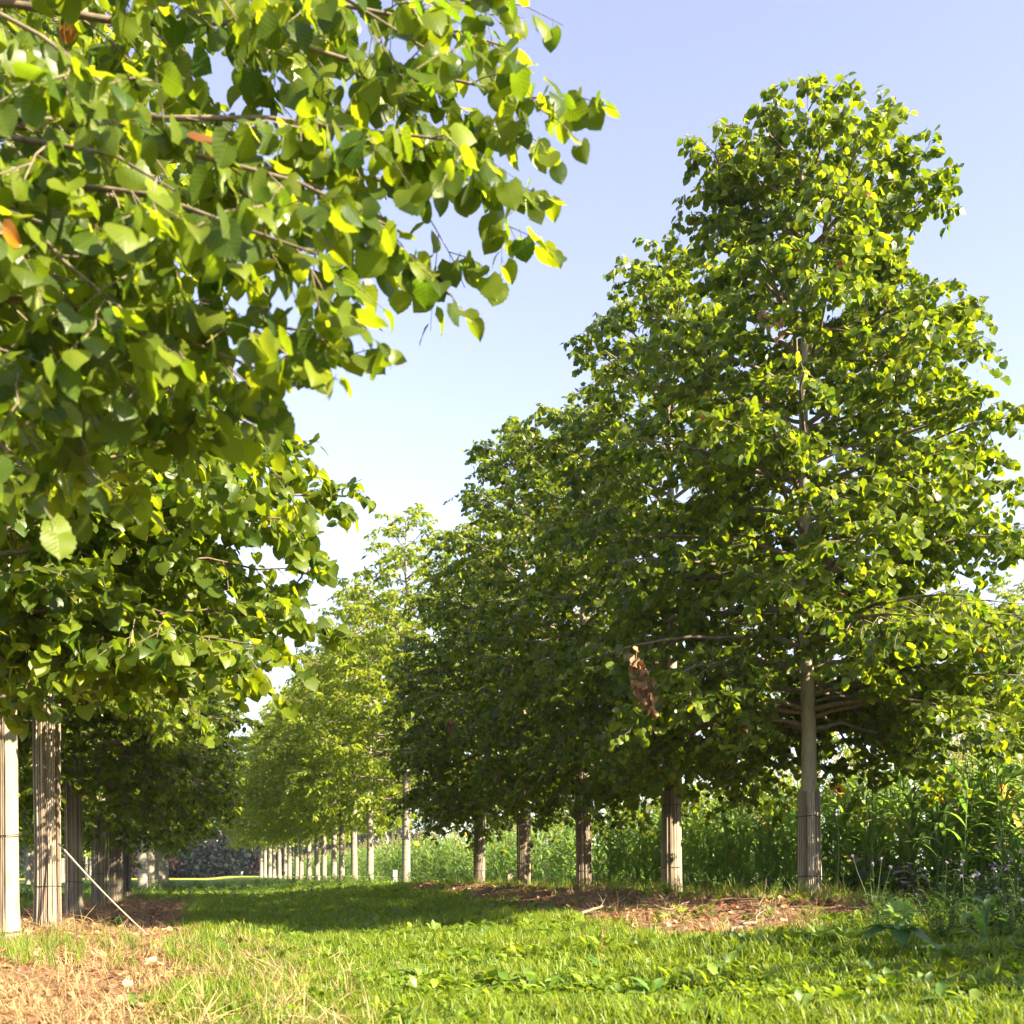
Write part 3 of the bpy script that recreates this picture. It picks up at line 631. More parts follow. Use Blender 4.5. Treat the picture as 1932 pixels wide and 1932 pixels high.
# straw and fallen leaves
x, y, r = wedge(15000, 3.4, 33, 1.0, 4, .7); l, t = to_LT(x, y); mu = mulch(l, t)
dens = mu * np.where(l < 1, np.where(t < 12.5, .5, .22), .16 + .5 * np.clip(wob(l, t, 1.3), 0, 1) + .6 * np.exp(-((l - 7.9) / .5) ** 2)) + .45 * np.exp(-((l - .4) / .45) ** 2) * (t < 14)
keep = r.random(len(x)) < dens; x, y = x[keep], y[keep]
foot = [LT(l_ + rr_ * math.cos(a_), t_ + rr_ * math.sin(a_)) for l_, ds in ((RL, (13.76, 17.76, 21.76, 25.76, 29.76)), (LL, (12.05, 15.3, 18.8, 23.6, 28.4, 32.4))) for t_ in [at_depth(l_, q_) for q_ in ds] for a_, rr_ in zip(r.random(26) * 6.28, .16 + .5 * r.random(26) ** 2)]
foot = np.array(foot); x = np.concatenate([x, foot[:, 0]]); y = np.concatenate([y, foot[:, 1]])
P_, R_ = finish(x, y, r, .35)
scatter('dry_grass', P_, R_, r.uniform(.5, 1.25, len(x)), C_STRAW, 'straw coloured dry grass on the mulched strips', 'dry grass')
x, y, r = wedge(52000, 3.4, 36, 1.05, 5, .7); l, t = to_LT(x, y); mu = mulch(l, t)
keep = r.random(len(x)) < mu * np.clip(.55 + .5 * wob(t, l, 1.1), .15, 1) + .012; x, y = x[keep], y[keep]
P_, R_ = finish(x, y, r, .5, .004)
scatter('fallen_leaves', P_, R_, r.uniform(.03, .075, len(x)), C_DEAD, 'rust brown fallen leaves littering the mulched strips', 'fallen leaves')
# undergrowth between row and crop, and the leafy far end of the lane
pts = []; r = np.random.default_rng(6)
for _ in range(3600):
    k = r.random()
    if k < .22: l0, t0 = r.uniform(8.9, 10.2), 13 + 40 * r.random() ** 1.6
    elif k < .28: l0, t0 = r.uniform(8.6, 10.2), 7 + 7 * r.random()
    elif k < .45: l0, t0 = r.uniform(10.8, 12.6), 6 + 60 * r.random() ** 1.5
    elif k < .62: l0, t0 = r.uniform(5.6, 9.5), r.uniform(4.0, 9.2)
    elif k < .8: l0, t0 = r.uniform(-5, 9), r.uniform(32, 60)
    else: l0, t0 = r.uniform(-14, -4), r.uniform(12, 60)
    if 5 < l0 < 8.5 and t0 < 9.5 and l0 - 5.4 < (t0 - 6) * .75: continue
    pts.append(LT(l0, t0))
for _ in range(420):
    x0, y0 = LT(r.uniform(4.9, 8.4), r.uniform(6.4, 9.2))
    if 966 + x0 / y0 * F > 1600 + 120 * r.random() and not (1640 < 966 + x0 / y0 * F < 1760 and y0 < 8.6): pts.append((x0, y0))
pts = np.array(pts); P_, R_ = finish(pts[:, 0], pts[:, 1], r, .12); back = to_LT(pts[:, 0], pts[:, 1])[0] > 10.7
scatter('undergrowth', P_, R_, r.uniform(.55, 1.25, len(pts)) * np.where(back, 1.7, np.where((to_LT(pts[:, 0], pts[:, 1])[1] < 9.3) & (pts[:, 1] < 12), .55, 1)), C_BUSH, 'knee high mixed green weeds at the foot of the sorghum and far lane', 'weeds')

# ------------------------------------------------------------------ sorghum
def strap_leaf(L, w, a0, droop, r, seg=9):
    """long arching blade leaving the origin along +x"""
    u = np.linspace(0, 1, seg); ang = a0 - droop * u ** 1.3; dx = np.cos(ang) * L / seg; dz = np.sin(ang) * L / seg
    X = np.concatenate([[0], np.cumsum(dx)[:-1]]); Z = np.concatenate([[0], np.cumsum(dz)[:-1]])
    ww = w * np.interp(u, [0, .12, .45, .8, 1], [.45, .9, 1, .6, .03]); wave = .006 * np.sin(u * 14 + r.random() * 6)
    A = np.stack([X, -ww, Z + ww * .35 + wave], -1); B = np.stack([X, 0 * X, Z], -1); C_ = np.stack([X, ww, Z + ww * .35 - wave], -1)
    k = np.arange(seg - 1); Q = np.concatenate([np.stack([k, seg + k, seg + k + 1, k + 1], -1), np.stack([seg + k, 2 * seg + k, 2 * seg + k + 1, seg + k + 1], -1)])
    return np.concatenate([A, B, C_]), Q
def rotz(V, a): c_, s_ = math.cos(a), math.sin(a); return V @ np.array([[c_, s_, 0], [-s_, c_, 0], [0, 0, 1]])
def sorghum_parts(r, H, nl=9, panicle=True):
    parts = []; mb = MB(); z = np.linspace(-.05, H, 8); lean = r.normal(0, .05, 2)
    P = np.stack([lean[0] * z ** 1.5, lean[1] * z ** 1.5, z], -1); tube(mb, P, np.linspace(.012, .006, 8), 6, (.15, .21, .07)); parts.append(('stalk', mb, 'crop'))
    for q in range(nl):
        mb = MB(); h = H * (.12 + .8 * (q + r.random() * .5) / nl); k = r.random()
        V, Q = strap_leaf(r.uniform(.6, .95) * (1.1 - .35 * q / nl), r.uniform(.032, .052), r.uniform(.8, 1.25), r.uniform(1.2, 2.7), r)
        V = rotz(V, q * 3.14 + r.normal(0, .5)) + [np.interp(h, z, P[:, 0]), np.interp(h, z, P[:, 1]), h]
        cc = np.array([.13, .21, .06]) * (1 - k) + np.array([.24, .32, .10]) * k
        if r.random() < .04: cc = np.array([.30, .26, .13])
        mb.add(V, Q, cc); parts.append(('leaf', mb, 'crop'))
    if panicle:
        mb = MB(); top = P[-1]; n = 46; u = r.random(n)
        ang = r.random(n) * 6.28; rad = (.012 + .035 * np.sin(u * 3.0)) * r.uniform(.6, 1.2, n)
        pos = top + np.stack([np.cos(ang) * rad, np.sin(ang) * rad, u * .24 - .01], -1)
        ax = np.stack([np.cos(ang) * .6, np.sin(ang) * .6, np.ones(n)], -1)
        put_leaves(mb, leaf_tpl(3, 3, LANCE, back=0, fold=.5), pos, frames(ax, r.normal(0, 1, (n, 3))), r.uniform(.03, .06, n), np.array([.33, .28, .13]) * r.uniform(.6, 1.2, (n, 1)))
        parts.append(('seed_head', mb, 'crop'))
    return parts
def merge(parts):
    m = MB()
    for _, l, _ in parts: m.V += l.V; m.C += l.C; m.U += l.U; m.Fs += [f + m.n for f in l.Fs]; m.n += l.n
    return m
rs = np.random.default_rng(404)
SORG = [sorghum_parts(rs, rs.uniform(1.75, 2.2), int(rs.integers(8, 11)), q % 4 != 3) for q in range(9)]
SORG_ME = [merge(p).mesh('sorghum_plant', M['crop']) for p in SORG]
SORG_PM = [[(nm, l.mesh('sorghum_' + nm, M['crop'])) for nm, l, _ in p] for p in SORG]
C_SORG = hidden_col('sorghum', SORG_ME)
cand = []
r = np.random.default_rng(8)
for _ in range(330): cand.append((9.7 + 1.0 * r.random(), 11.2 + 19 * r.random() ** 1.25))
cand.sort(key=lambda q: q[1])
for q, (l0, t0) in enumerate(cand[:290]):
    p = gl(l0, t0); v = int(r.integers(0, 9)); sc = r.uniform(.88, 1.12); rz = r.random() * 6.28
    if q < 100:
        o = obj('sorghum_plant', None, loc=p, rot=(r.normal(0, .05), r.normal(0, .05), rz), scale=sc)
        for nm, me in SORG_PM[v]: obj(nm, me, o)
    else: o = obj('sorghum_plant', SORG_ME[v], loc=p, rot=(r.normal(0, .05), r.normal(0, .05), rz), scale=sc)
    tag(o, 'green sorghum stalk standing in the front rows of the crop behind the limes', 'sorghum', 'sorghum plants at the crop edge')
pts = []
for _ in range(1450):
    k = r.random()
    if k < .62: pts.append(LT(10.6 + 1.1 * r.random(), 9 + 110 * r.random() ** 1.25))
    elif k < .70: pts.append(LT(9.7 + .9 * r.random(), 30 + 90 * r.random() ** 1.3))
    elif k < .80: pts.append(LT(8.5 + 2.2 * r.random(), r.uniform(6, 9.8)))
    else: pts.append(LT(-15 - 4 * r.random(), 25 + 100 * r.random()))
for _ in range(330): pts.append(LT(6.3 + 2.0 * r.random(), r.uniform(-4.5, 5.3)))  # unseen block outside the frame, placed close to shade the lower right ground
pts = np.array(pts); P_, R_ = finish(pts[:, 0], pts[:, 1], r, .06)
scatter('sorghum_crop', P_, R_, r.uniform(.85, 1.15, len(pts)), C_SORG, 'tall green sorghum crop in a dense mass beyond the tree rows', 'crop')

# ------------------------------------------------------------------ distant wood
mb = MB(); r = np.random.default_rng(12); card = leaf_tpl(2, 2, [(0, .4), (1, .25)], back=0, fold=0, curl=0)
for q in range(260):
    l0, t0 = (r.uniform(-75, 150) if q < 80 else r.uniform(-35, 45)), r.uniform(205, 245); x0, y0 = LT(l0, t0); h = r.uniform(11, 19); w = r.uniform(3.5, 6.5)
    if q > 130: l0, t0 = r.uniform(-30, 110), r.uniform(196, 203); x0, y0 = LT(l0, t0); h = r.uniform(3.5, 7); w = r.uniform(2.5, 4.5)
    n = 380; v = norm(r.normal(0, 1, (n, 3))) * r.uniform(.6, 1.05, (n, 1)); lump = 1 + .18 * np.sin(v[:, :1] * 5 + q) * np.sin(v[:, 2:] * 6 + q)
    pos = np.array([x0, y0, h * .48]) + v * lump * [w, w, h * .52]; red = r.random() < .25
    cb = np.array([.012, .016, .014]) if not red else np.array([.028, .018, .015])
    put_leaves(mb, card, pos, frames(r.normal(0, 1, (n, 3)), v + r.normal(0, .6, (n, 3))), r.uniform(.4, .85, n), cb * r.uniform(.6, 1.5, (n, 1)))
tag(obj('distant_wood', mb.mesh('distant_wood', M['wood_far'])), 'dark hazy wood closing the far end of the lane', 'wood', None, 'stuff')


# ------------------------------------------------------------------ haze
hm_ = bpy.data.materials.new('pale_haze'); hm_.use_nodes = True; hn = hm_.node_tree; hn.nodes.remove(hn.nodes['Principled BSDF'])
pv = hn.nodes.new('ShaderNodeVolumePrincipled'); pv.inputs['Color'].default_value = (.80, .87, 1, 1); pv.inputs['Density'].default_value = .0002; pv.inputs['Anisotropy'].default_value = .2
hn.links.new(pv.outputs[0], hn.nodes['Material Output'].inputs['Volume'])
mb = MB(); B = 4500.0; V = [(x_, y_, z_) for z_ in (-1.5, 22.0) for y_ in (-B, B) for x_ in (-B, B)]
mb.add(V, np.array([[0, 2, 3, 1], [4, 5, 7, 6], [0, 1, 5, 4], [2, 6, 7, 3], [0, 4, 6, 2], [1, 3, 7, 5]]))
tag(obj('haze', mb.mesh('haze', hm_, False)), 'thin pale morning haze over the field', 'haze', None, 'stuff')

# ------------------------------------------------------------------ small things
def simple_mat(name, colr, rough=.6, var=.25, ns=30):
    cc = np.array(colr); return noise_mat(name, [(.3, tuple(cc * (1 - var))), (.7, tuple(np.minimum(cc * (1 + var), .95)))], ns=ns, rough=rough, bump=.2, bdist=.003)
M['white'] = simple_mat('white_painted_board', (.78, .78, .76), .5, .05)
M['ink'] = simple_mat('black_lettering', (.02, .02, .02), .6, .1)
M['board'] = simple_mat('grey_weathered_wood', (.34, .27, .23), .8, .2)
M['cane'] = simple_mat('bamboo_cane', (.36, .32, .22), .5, .25)
M['purple'] = leaf_mat('dark_purple_leaf', trans=.12, rough=.32, spec=.6, tint=(1.5, .9, .9))
M['bloom'] = leaf_mat('thistle_bloom', trans=.3, rough=.7, tint=(1.2, 1.1, 1.2))
M['petal'] = leaf_mat('sunflower_petal', trans=.4, rough=.6, tint=(1.2, 1.1, .5))

def slab(mb, w, th, h, lean=0.0, chamf=.012):
    xs = [-w / 2, w / 2]; o = [(-w / 2, -.25), (w / 2, -.25), (w / 2, h - chamf), (w / 2 - chamf, h), (-w / 2 + chamf, h), (-w / 2, h - chamf)]
    V = [(x + lean * max(z, 0), y, z) for y in (-th / 2, th / 2) for x, z in o]; n = len(o)
    mb.add(V, [np.array([list(range(n))]), np.array([[n + k for k in range(n)][::-1]]), np.array([[k, k + n, (k + 1) % n + n, (k + 1) % n] for k in range(n)])])
# number sign
d_ = 38.5; p = px(745.5, HORY, d_); p.z = float(gz(p.x, p.y))
sg = tag(obj('number_sign', None, loc=p), 'small white upright sign reading 108 beside the first smooth pale trunk', 'sign')
mb = MB(); slab(mb, .135, .02, .56, 0, .004); obj('board', mb.mesh('sign_board', M['white'], False), sg)
for q, ch in enumerate('108'):
    cu = bpy.data.curves.new('digit', 'FONT'); cu.body = ch; cu.size = .155; cu.extrude = .0015; cu.align_x = 'CENTER'; cu.align_y = 'CENTER'; cu.offset = .004; cu.materials.append(M['ink'])
    tmp = bpy.data.objects.new('digit_text', cu); me = bpy.data.meshes.new_from_object(tmp); bpy.data.objects.remove(tmp)
    obj('digit', me, sg, (0, -.0125, .47 - .145 * q), (math.pi / 2, 0, 0))
# leaning grey board
p = px(959, HORY, 27.5); p.z = float(gz(p.x, p.y)); mb = MB(); slab(mb, .135, .025, .46, .16)
tag(obj('marker_board', mb.mesh('marker_board', M['board'], False), loc=p, rot=(0, 0, .1)), 'leaning grey wooden marker board between two reed wrapped trunks', 'board')
# slanting cane
a_ = np.array(px(111, 1592, 15.05)); b_ = np.array(gp(281, 1766)); u = np.linspace(0, 1, 40)[:, None]
P_ = a_ * (1 - u) + b_ * u + np.array([0, 0, -.035]) * np.sin(u * 3.14); rr = .0125 - .004 * u[:, 0] + .002 * (np.arange(40) % 6 == 0)
mb = MB(); tube(mb, P_, rr, 8, cap=True)
tag(obj('support_cane', mb.mesh('support_cane', M['cane'])), 'long thin bamboo cane slanting from the dark left trunk to the ground', 'cane')
# fallen branches
def branch_on_ground(pixels, rad, label, seed):
    r = np.random.default_rng(seed); mb = MB(); P0 = np.array([list(gp(*q)) for q in pixels]); n = 12
    uu = np.linspace(0, len(P0) - 1, n); P_ = np.stack([np.interp(uu, np.arange(len(P0)), P0[:, k]) for k in range(3)], -1) + r.normal(0, .02, (n, 3))
    P_[:, 2] = gz(P_[:, 0], P_[:, 1]) + .05 + .05 * np.abs(np.sin(np.linspace(0, 5, n)))
    tube(mb, P_, np.linspace(rad, rad * .35, n), 6, cap=True)
    for q in range(4):
        p, tn = interp_poly(P_, r.uniform(.3, .95)); dv = norm(tn + r.normal(0, .6, 3) + [0, 0, .35]); m_ = r.uniform(.15, .4)
        tube(mb, np.stack([p, p + dv * m_ * .5 + r.normal(0, .015, 3), p + dv * m_]), [rad * .4, rad * .3, rad * .15], 5)
    tag(obj('fallen_branch', mb.mesh('fallen_branch', M['stick'])), label, 'branch', 'fallen branches on the mulch')
branch_on_ground([(886, 1702), (930, 1690), (978, 1676)], .02, 'pale bare branch lying before the third mulch mound from the front', 1)
branch_on_ground([(1098, 1734), (1140, 1724), (1180, 1712)], .022, 'bare branch on the mulch left of the second reed wrapped trunk', 2)
branch_on_ground([(1376, 1778), (1410, 1757), (1446, 1733)], .018, 'curved grey branch on the mulch left of the first trunk', 3)
branch_on_ground([(985, 1688), (1010, 1672), (1060, 1668)], .016, 'thin twiggy branch at the foot of the third trunk', 4)
branch_on_ground([(1215, 1722), (1250, 1726), (1300, 1718)], .014, 'thin branch in front of the second reed wrapped trunk', 5)
# dead leaf bunches hanging in the limes
def dead_bunch(parent, world_pos, length, n, seed, label):
    r = np.random.default_rng(seed); mb = MB(); u = np.linspace(0, 1, 7)[:, None]
    P_ = u * np.array([.16, -.05, -length]) + r.normal(0, .02, (7, 3)); tube(mb, P_, np.linspace(.007, .003, 7), 4, (.16, .09, .05))
    pos = np.array([interp_poly(P_, q)[0] for q in r.uniform(.1, 1, n)]) + r.normal(0, .05, (n, 3)); ax = np.stack([r.normal(0, .45, n), r.normal(0, .45, n), -np.ones(n)], -1)
    put_leaves(mb, leaf_tpl(6, 5, LIME, fold=.9, curl=.6), pos, frames(ax, r.normal(0, 1, (n, 3))), r.uniform(.06, .095, n), np.array([.27, .125, .06]) * r.uniform(.6, 1.3, (n, 1)))
    o = obj('dead_leaf_bunch', mb.mesh('dead_leaf_bunch', M['dead']), parent); o.matrix_basis = parent.matrix_basis.inverted() @ Matrix.Translation(world_pos); tag(o, label)
lime1 = bpy.data.objects['lime_tree']
dead_bunch(lime1, px(1200, 1228, 12.2), .62, 60, 1, 'withered brown leaves hanging in a bunch')
dead_bunch(lime1, px(1450, 600, 12.3), .2, 9, 2, 'small withered brown leaf bunch')
dead_bunch(right_trees[2], px(845, 1350, 22.2), .5, 22, 3, 'withered red brown leaf bunch')
# thistles, dark purple plants
def thistle(r, h):
    parts = []; mb = bushy(r, h * .85, 36, (.05, .12), LANCE, ((.035, .07, .02), (.07, .12, .035)), 4, .2); heads = []
    for q in range(int(r.integers(4, 8))):
        p = np.array([r.normal(0, .14), r.normal(0, .14), h * r.uniform(.75, 1.1)]); tube(mb, np.stack([p * [.3, .3, .4], p * [.8, .8, .8], p]), [.004, .003, .0025], 4, (.07, .1, .03))
        hb = MB(); n = 34; v = norm(r.normal(0, 1, (n, 3)) + [0, 0, .9])
        put_leaves(hb, leaf_tpl(3, 3, STRAP, back=0), np.repeat(p[None], n, 0), frames(v, r.normal(0, 1, (n, 3))), r.uniform(.018, .028, n), np.array([.42, .34, .48]) * r.uniform(.75, 1.2, (n, 1)))
        heads.append(hb.mesh('thistle_flower', M['bloom']))
    return mb.mesh('thistle_leaves', M['weed']), heads
rt = np.random.default_rng(77)
TH = [thistle(rt, h) for h in (.55, .7, .8, .62)]
spots = [(1838, 1715), (1870, 1725), (1905, 1735), (1780, 1745), (1820, 1760), (1925, 1752), (1650, 1752), (1890, 1775), (1925, 1800)]
tlab = ['lilac thistle behind the others right of the purple plants', 'lilac thistle below the bright maize leaves', 'lilac thistle under the maize near the right edge', 'lilac thistle in front of the purple clump', 'lilac thistle right of the bent sunflower', 'lilac thistle touching the right picture edge, upper one', 'lilac thistle in the straw right of the first trunk',
        'low lilac thistle in the shade left of the right edge', 'lowest lilac thistle at the right picture edge']
for q, (X, Y) in enumerate(spots):
    lv, hd = TH[q % 4]; o = obj('thistle_plant', None, loc=gp(X, Y), rot=(0, 0, q * 1.7), scale=[.8, .95, .7][q % 3])
    obj('foliage', lv, o)
    for h_ in hd: obj('flower', h_, o)
    tag(o, tlab[q], 'thistle', 'thistles in the weedy edge')
AMA = [(0, .05), (.15, .2), (.4, .34), (.65, .28), (.88, .12), (1, .01)]
def dark_plant(r, h):
    st = MB(); P_ = np.linspace(0, 1, 6)[:, None] * np.array([r.normal(0, .05), r.normal(0, .05), h]); tube(st, P_, np.linspace(.014, .006, 6), 6, (.05, .025, .03)); lv = []
    for q in range(15):
        p, _ = interp_poly(P_, .25 + .75 * (q + .5) / 15); az = q * 2.4; k = MB(); el = r.uniform(-.2, .35)
        put_leaves(k, leaf_tpl(7, 5, AMA, back=0, fold=.1, curl=.6, serr=.06), p[None] + [[.04 * math.cos(az), .04 * math.sin(az), 0]], frames(np.array([[math.cos(az), math.sin(az), el]]), np.array([[0, 0, 1.]]) + r.normal(0, .12, (1, 3))), [r.uniform(.17, .28) * (1.1 - .4 * q / 15)], np.array([[.10, .095, .125]]) * r.uniform(.6, 1.4))  # purple leaf colour lifted to bluish grey to carry a sky sheen
        lv.append(k.mesh('dark_leaf', M['purple']))
    return st.mesh('dark_stem', M['stem']), lv
DP = [dark_plant(rt, h) for h in (.62, .72, .55)]
dlab = ['purple leaved plant nearest the first lime trunk', 'tall purple leaved plant rising from the middle of the dark clump', 'low broad purple leaved plant at the front of the dark clump', 'purple leaved plant at the back of the dark clump', 'purple leaved plant between trunk and maize', 'purple leaved plant beside the maize at the right edge', 'small purple leaved plant behind the first lime trunk', 'lone purple leaved plant left of the first lime trunk']
for q, (X, Y) in enumerate([(1632, 1706), (1735, 1700), (1728, 1722), (1690, 1694), (1660, 1698), (1780, 1702), (1600, 1696), (1450, 1700)]):
    stm, lv = DP[q % 3]; o = obj('purple_leaved_plant', None, loc=gp(X, Y), rot=(0, 0, q * 1.1), scale=[1.25, 1.35, .95, 1.2, 1.1, 1.15, .9, .6][q])
    obj('stem', stm, o)
    for k in lv: obj('leaf', k, o)
    tag(o, dlab[q], 'plant', 'dark purple leaved plants')
# maize like plants
def maize(r, h, nl, L=(.5, .8), w=(.028, .042)):
    out = []; st = MB(); P_ = np.linspace(0, 1, 5)[:, None] * np.array([r.normal(0, .05), r.normal(0, .05), h]); tube(st, P_, np.linspace(.014, .007, 5), 6, (.13, .19, .06)); out.append(('stalk', st.mesh('maize_stalk', M['crop'])))
    for q in range(nl):
        k = MB(); V, Q = strap_leaf(r.uniform(*L), r.uniform(*w), r.uniform(.9, 1.35), r.uniform(1.6, 3.0), r, 12); p, _ = interp_poly(P_, .1 + .85 * (q + .5) / nl)
        k.add(rotz(V, q * 2.6 + r.normal(0, .5)) + p, Q, np.array([.13, .21, .055]) * r.uniform(.8, 1.3)); out.append(('leaf', k.mesh('maize_leaf', M['crop'])))
    return out
MZ = [maize(rt, h, n) for h, n in ((1.5, 8), (1.3, 7), (1.65, 9))]
ms = [maize(rt, .28, 6, (.3, .5), (.018, .028)) for _ in range(3)]
mlab = ['broad leaved maize plant at the right edge before the sorghum', 'maize plant with bright backlit leaves left of the right edge', 'maize plant between the purple clump and the right edge', 'maize plant drooping over the thistles at the right edge', 'maize plant behind the purple clump', 'maize plant just inside the right picture edge']
for q, (X, dep, v, sc) in enumerate([(1895, 12.4, 0, 1.05), (1815, 13.0, 2, .95), (1775, 13.6, 1, .9), (1925, 11.4, 1, .8), (1850, 14.0, 2, 1.0), (1940, 13.0, 0, 1.1)]):
    p = px(X, HORY, dep); p.z = float(gz(p.x, p.y)); o = obj('maize_plant', None, loc=p, rot=(0, 0, q * 2.1), scale=sc)
    for nm, me in MZ[v]: obj(nm, me, o)
    tag(o, mlab[q], 'maize', 'maize plants at the crop edge')
slab_ = ['maize seedling left of the number sign', 'maize seedling at the foot of the third smooth trunk', 'maize seedling at the foot of the fourth smooth trunk', 'maize seedling by the second smooth trunk', 'maize seedling right of the first smooth trunk', 'maize seedling at the left end of the far trunk row', 'maize seedling before the sunlit trunks left of the lane', 'tallest maize seedling beside the sunlit trunks left of the lane', 'maize seedling among weeds in the far lane centre', 'maize seedling near the slanting cane beyond the trunks', 'maize seedling between far lane and left trunks', 'maize seedling drooping at the right bottom weeds']
for q, (X, Y) in enumerate([(712, 1674), (668, 1672), (650, 1670), (690, 1676), (782, 1674), (500, 1668), (300, 1682), (322, 1675), (560, 1680), (170, 1690), (380, 1678), (1850, 1795)]):
    o = obj('maize_seedling', None, loc=gp(X, Y), rot=(0, 0, q * 1.3), scale=[1.3, 1.1, 1.0, 1.2, 1.0, 1.2, 1.1, 1.4, .9, .8, .9, 1.1][q])
    for nm, me in ms[q % 3]: obj(nm, me, o)
    tag(o, slab_[q], 'maize', 'maize seedlings')
# docks in the lane
DK = [(0, .05), (.15, .13), (.4, .2), (.7, .17), (.9, .07), (1, .01)]
def dock(r, n, ln):
    out = []
    for q in range(n):
        k = MB(); az = q * 2.4 + r.normal(0, .3); el = r.uniform(.35, 1.1)
        put_leaves(k, leaf_tpl(9, 5, DK, back=0, fold=.3, curl=r.uniform(.5, 1.0), serr=.04), np.array([[0, 0, 0.]]), frames(np.array([[math.cos(az) * math.cos(el), math.sin(az) * math.cos(el), math.sin(el)]]), np.array([[0, 0, 1.]]) + r.normal(0, .15, (1, 3))), [ln * r.uniform(.7, 1.2)], np.array([[.085, .15, .025]]) * r.uniform(.6, 1.4))
        out.append(k.mesh('dock_leaf', M['weed']))
    return out
DKS = [dock(rt, 9, .22), dock(rt, 11, .24), dock(rt, 8, .2)]
klab = ['dock plant in mid lane below the far trunk rows', 'dock plant at the bottom middle of the sunlit grass', 'dock plant with brown seed stalk in the lane', 'dock plant left of the bottom middle', 'dock plant near the bottom right shade', 'dark dock plant in the lane shadow', 'dock plant at the edge of the left mulch', 'dock plant low in the bottom left straw', 'dock plant at the bottom right corner', 'big leaved dock beside the bent sunflower', 'green dock among the mulch of the left row']
for q, (X, Y) in enumerate([(760, 1770), (790, 1850), (1134, 1832), (640, 1790), (1230, 1880), (700, 1745), (520, 1760), (255, 1905), (1780, 1890), (1790, 1818), (218, 1745)]):
    o = obj('dock_plant', None, loc=gp(X, Y), rot=(0, 0, q * 1.9), scale=[.7, .7, .7, .6, .65, .8, .6, .5, .6, .85, .7][q])
    for me in DKS[q % 3]: obj('leaf', me, o)
    if q == 2:
        k = MB(); u = np.linspace(0, 1, 6)[:, None]; P_ = u * np.array([-.04, 0, .5]); tube(k, P_, np.linspace(.004, .002, 6), 4, (.2, .1, .05)); n = 50
        pos = np.array([interp_poly(P_, t_)[0] for t_ in rt.uniform(.35, 1, n)]) + rt.normal(0, .012, (n, 3)); put_leaves(k, T_FAR, pos, frames(rt.normal(0, 1, (n, 3)), rt.normal(0, 1, (n, 3))), rt.uniform(.015, .03, n), np.array([.25, .11, .06]) * rt.uniform(.6, 1.3, (n, 1)))
        obj('seed_stalk', k.mesh('seed_stalk', M['dead']), o)
    tag(o, klab[q], 'weed', 'dock plants in the lane')
# sunflowers
SFL = [(0, .06), (.12, .3), (.3, .4), (.55, .33), (.8, .17), (1, .01)]
def sun_head(r, rad, petals, petal_col, cen_col):
    k = MB(); n = petals; az = np.arange(n) * 6.283 / n + r.normal(0, .05, n); v = np.stack([np.cos(az), np.sin(az), r.uniform(.1, .7, n)], -1)
    put_leaves(k, leaf_tpl(4, 3, LANCE, back=0), v * rad * .5, frames(v, np.array([0, 0, 1.]) + 0 * v), np.full(n, rad * 1.1), np.array(petal_col) * r.uniform(.8, 1.2, (n, 1)))
    a = np.linspace(0, 6.283, 13)[:-1]
    V = np.concatenate([np.stack([np.cos(a) * rad * q, np.sin(a) * rad * q, 0 * a + rad * h_], -1) for q, h_ in ((.65, -.25), (.7, 0), (.45, .2), (.12, .24))])
    Q = np.concatenate([np.stack([12 * q + np.arange(12), 12 * q + (np.arange(12) + 1) % 12, 12 * q + 12 + (np.arange(12) + 1) % 12, 12 * q + 12 + np.arange(12)], -1) for q in range(3)])
    k.add(V, [Q, np.arange(36, 48)[None]], cen_col); return k
base = gp(1690, 1806); o = tag(obj('sunflower_plant', None, loc=base, scale=1.35), 'fallen sunflower with green bud and lying stalk in the bottom right weeds', 'sunflower')
k = MB(); Pst = np.array([[.52, .10, .03], [.35, .06, .05], [.15, .0, .045], [.04, -.02, .05], [.0, -.02, .10], [.0, -.02, .17]]); tube(k, Pst, [.013, .013, .012, .012, .011, .012], 8, (.14, .19, .07), True); obj('stalk', k.mesh('sunflower_stalk', M['stem']), o)
k = sun_head(rt, .05, 16, (.10, .19, .03), (.16, .24, .03)); n = 16; az = np.arange(n) * 2.4; v = np.stack([np.cos(az), np.sin(az), .9 + 0 * az], -1)
put_leaves(k, leaf_tpl(4, 3, LANCE, back=0), v * .02, frames(v, -v + [0, 0, 1.2]), np.full(n, .055), np.array([.12, .21, .03]) * rt.uniform(.8, 1.2, (n, 1)))
hd = obj('flower_bud', k.mesh('sunflower_bud', M['weed']), o, (0, -.03, .2), (.6, 0, 0))
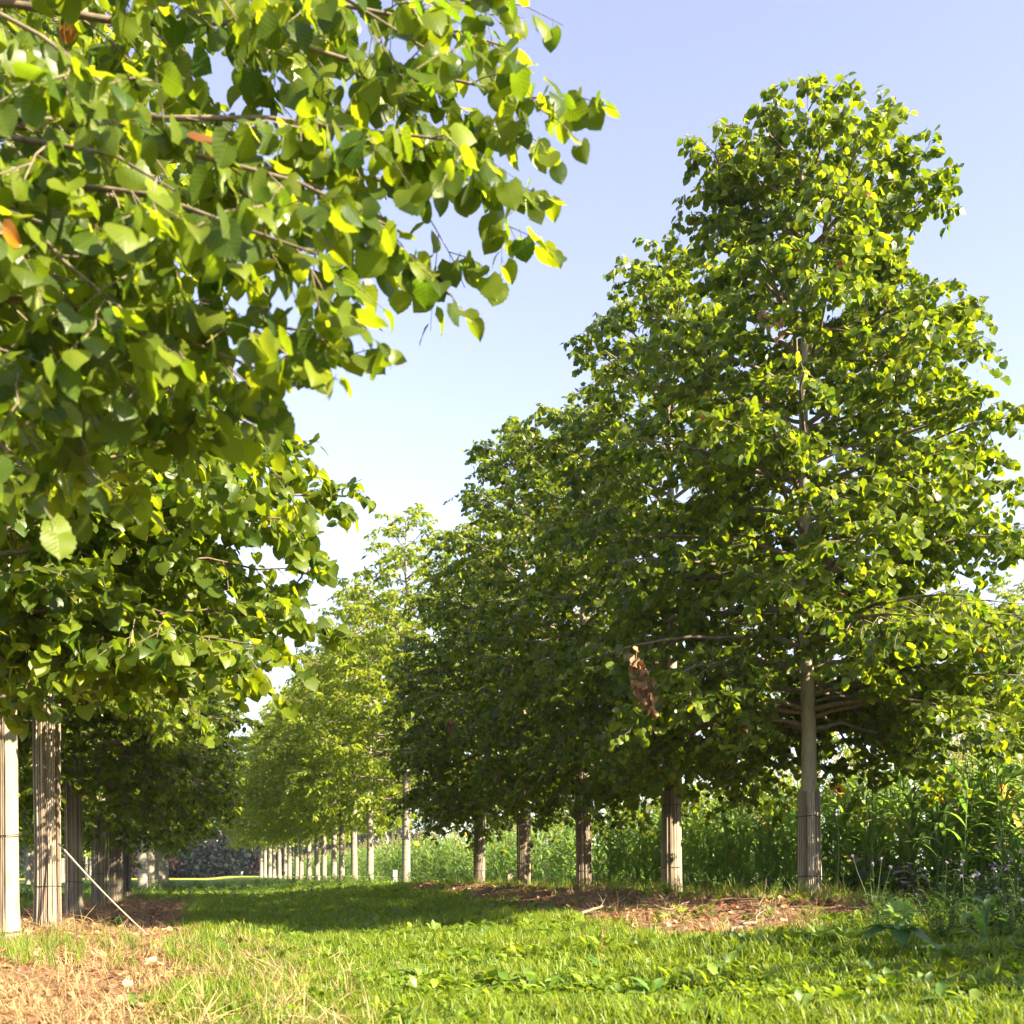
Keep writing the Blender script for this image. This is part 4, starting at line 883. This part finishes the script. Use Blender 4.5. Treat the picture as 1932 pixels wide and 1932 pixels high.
for az, el, sc in ((3.4, -.1, .17), (5.6, -.35, .18), (.6, .2, .15), (4.6, -.5, .12), (2.2, .2, .14), (0, .35, .1)):
    k = MB(); put_leaves(k, leaf_tpl(7, 5, SFL, back=.05, fold=.2, curl=.5), np.array([[.03 * math.cos(az), -.02 + .03 * math.sin(az), .14]]), frames(np.array([[math.cos(az), math.sin(az), el]]), np.array([[0, 0, 1.]])), [sc], np.array([[.05, .11, .022]])); obj('leaf', k.mesh('sunflower_leaf', M['weed']), o)
flab = ['yellow sunflower in the sorghum just right of the first trunk', 'yellow sunflower in the sorghum under the first lime crown', 'yellow sunflower among the sorghum above the purple plants', 'yellow sunflower in the sorghum at the right edge', 'yellow sunflower in the sorghum left of the third reed wrapped trunk from the sign', 'yellow sunflower in the sorghum behind the number sign']
hm = [sun_head(rt, .075, 18, (.75, .42, .02), (.10, .06, .02)).mesh('sunflower_head', M['petal']) for _ in range(2)]
for q, (X, Y, dep) in enumerate([(1580, 1492, 15), (1645, 1462, 15.4), (1768, 1505, 14.4), (1887, 1495, 13.8), (876, 1574, 41), (786, 1592, 46)]):
    tp = px(X, Y, dep); gzv = float(gz(tp.x, tp.y)); h = tp.z - gzv
    o = tag(obj('sunflower_plant', None, loc=(tp.x, tp.y, gzv)), flab[q], 'sunflower', 'sunflowers in the sorghum')
    k = MB(); tube(k, np.array([[0, 0, 0], [.02, 0, h * .5], [0, 0, h - .03], [0, -.03, h]]), [.013, .011, .008, .008], 6, (.13, .18, .06)); obj('stalk', k.mesh('sunflower_stalk', M['stem']), o)
    obj('flower_head', hm[q % 2], o, (0, -.04, h), (1.3, 0, rt.normal(.5, .4)))
    for w in range(6):
        az = w * 2.4; k = MB(); put_leaves(k, leaf_tpl(6, 3, SFL, back=.05, curl=.6), np.array([[.05 * math.cos(az), .05 * math.sin(az), h * (.35 + .09 * w)]]), frames(np.array([[math.cos(az), math.sin(az), .1]]), np.array([[0, 0, 1.]])), [.2], np.array([[.07, .13, .025]])); obj('leaf', k.mesh('sunflower_leaf', M['weed']), o)
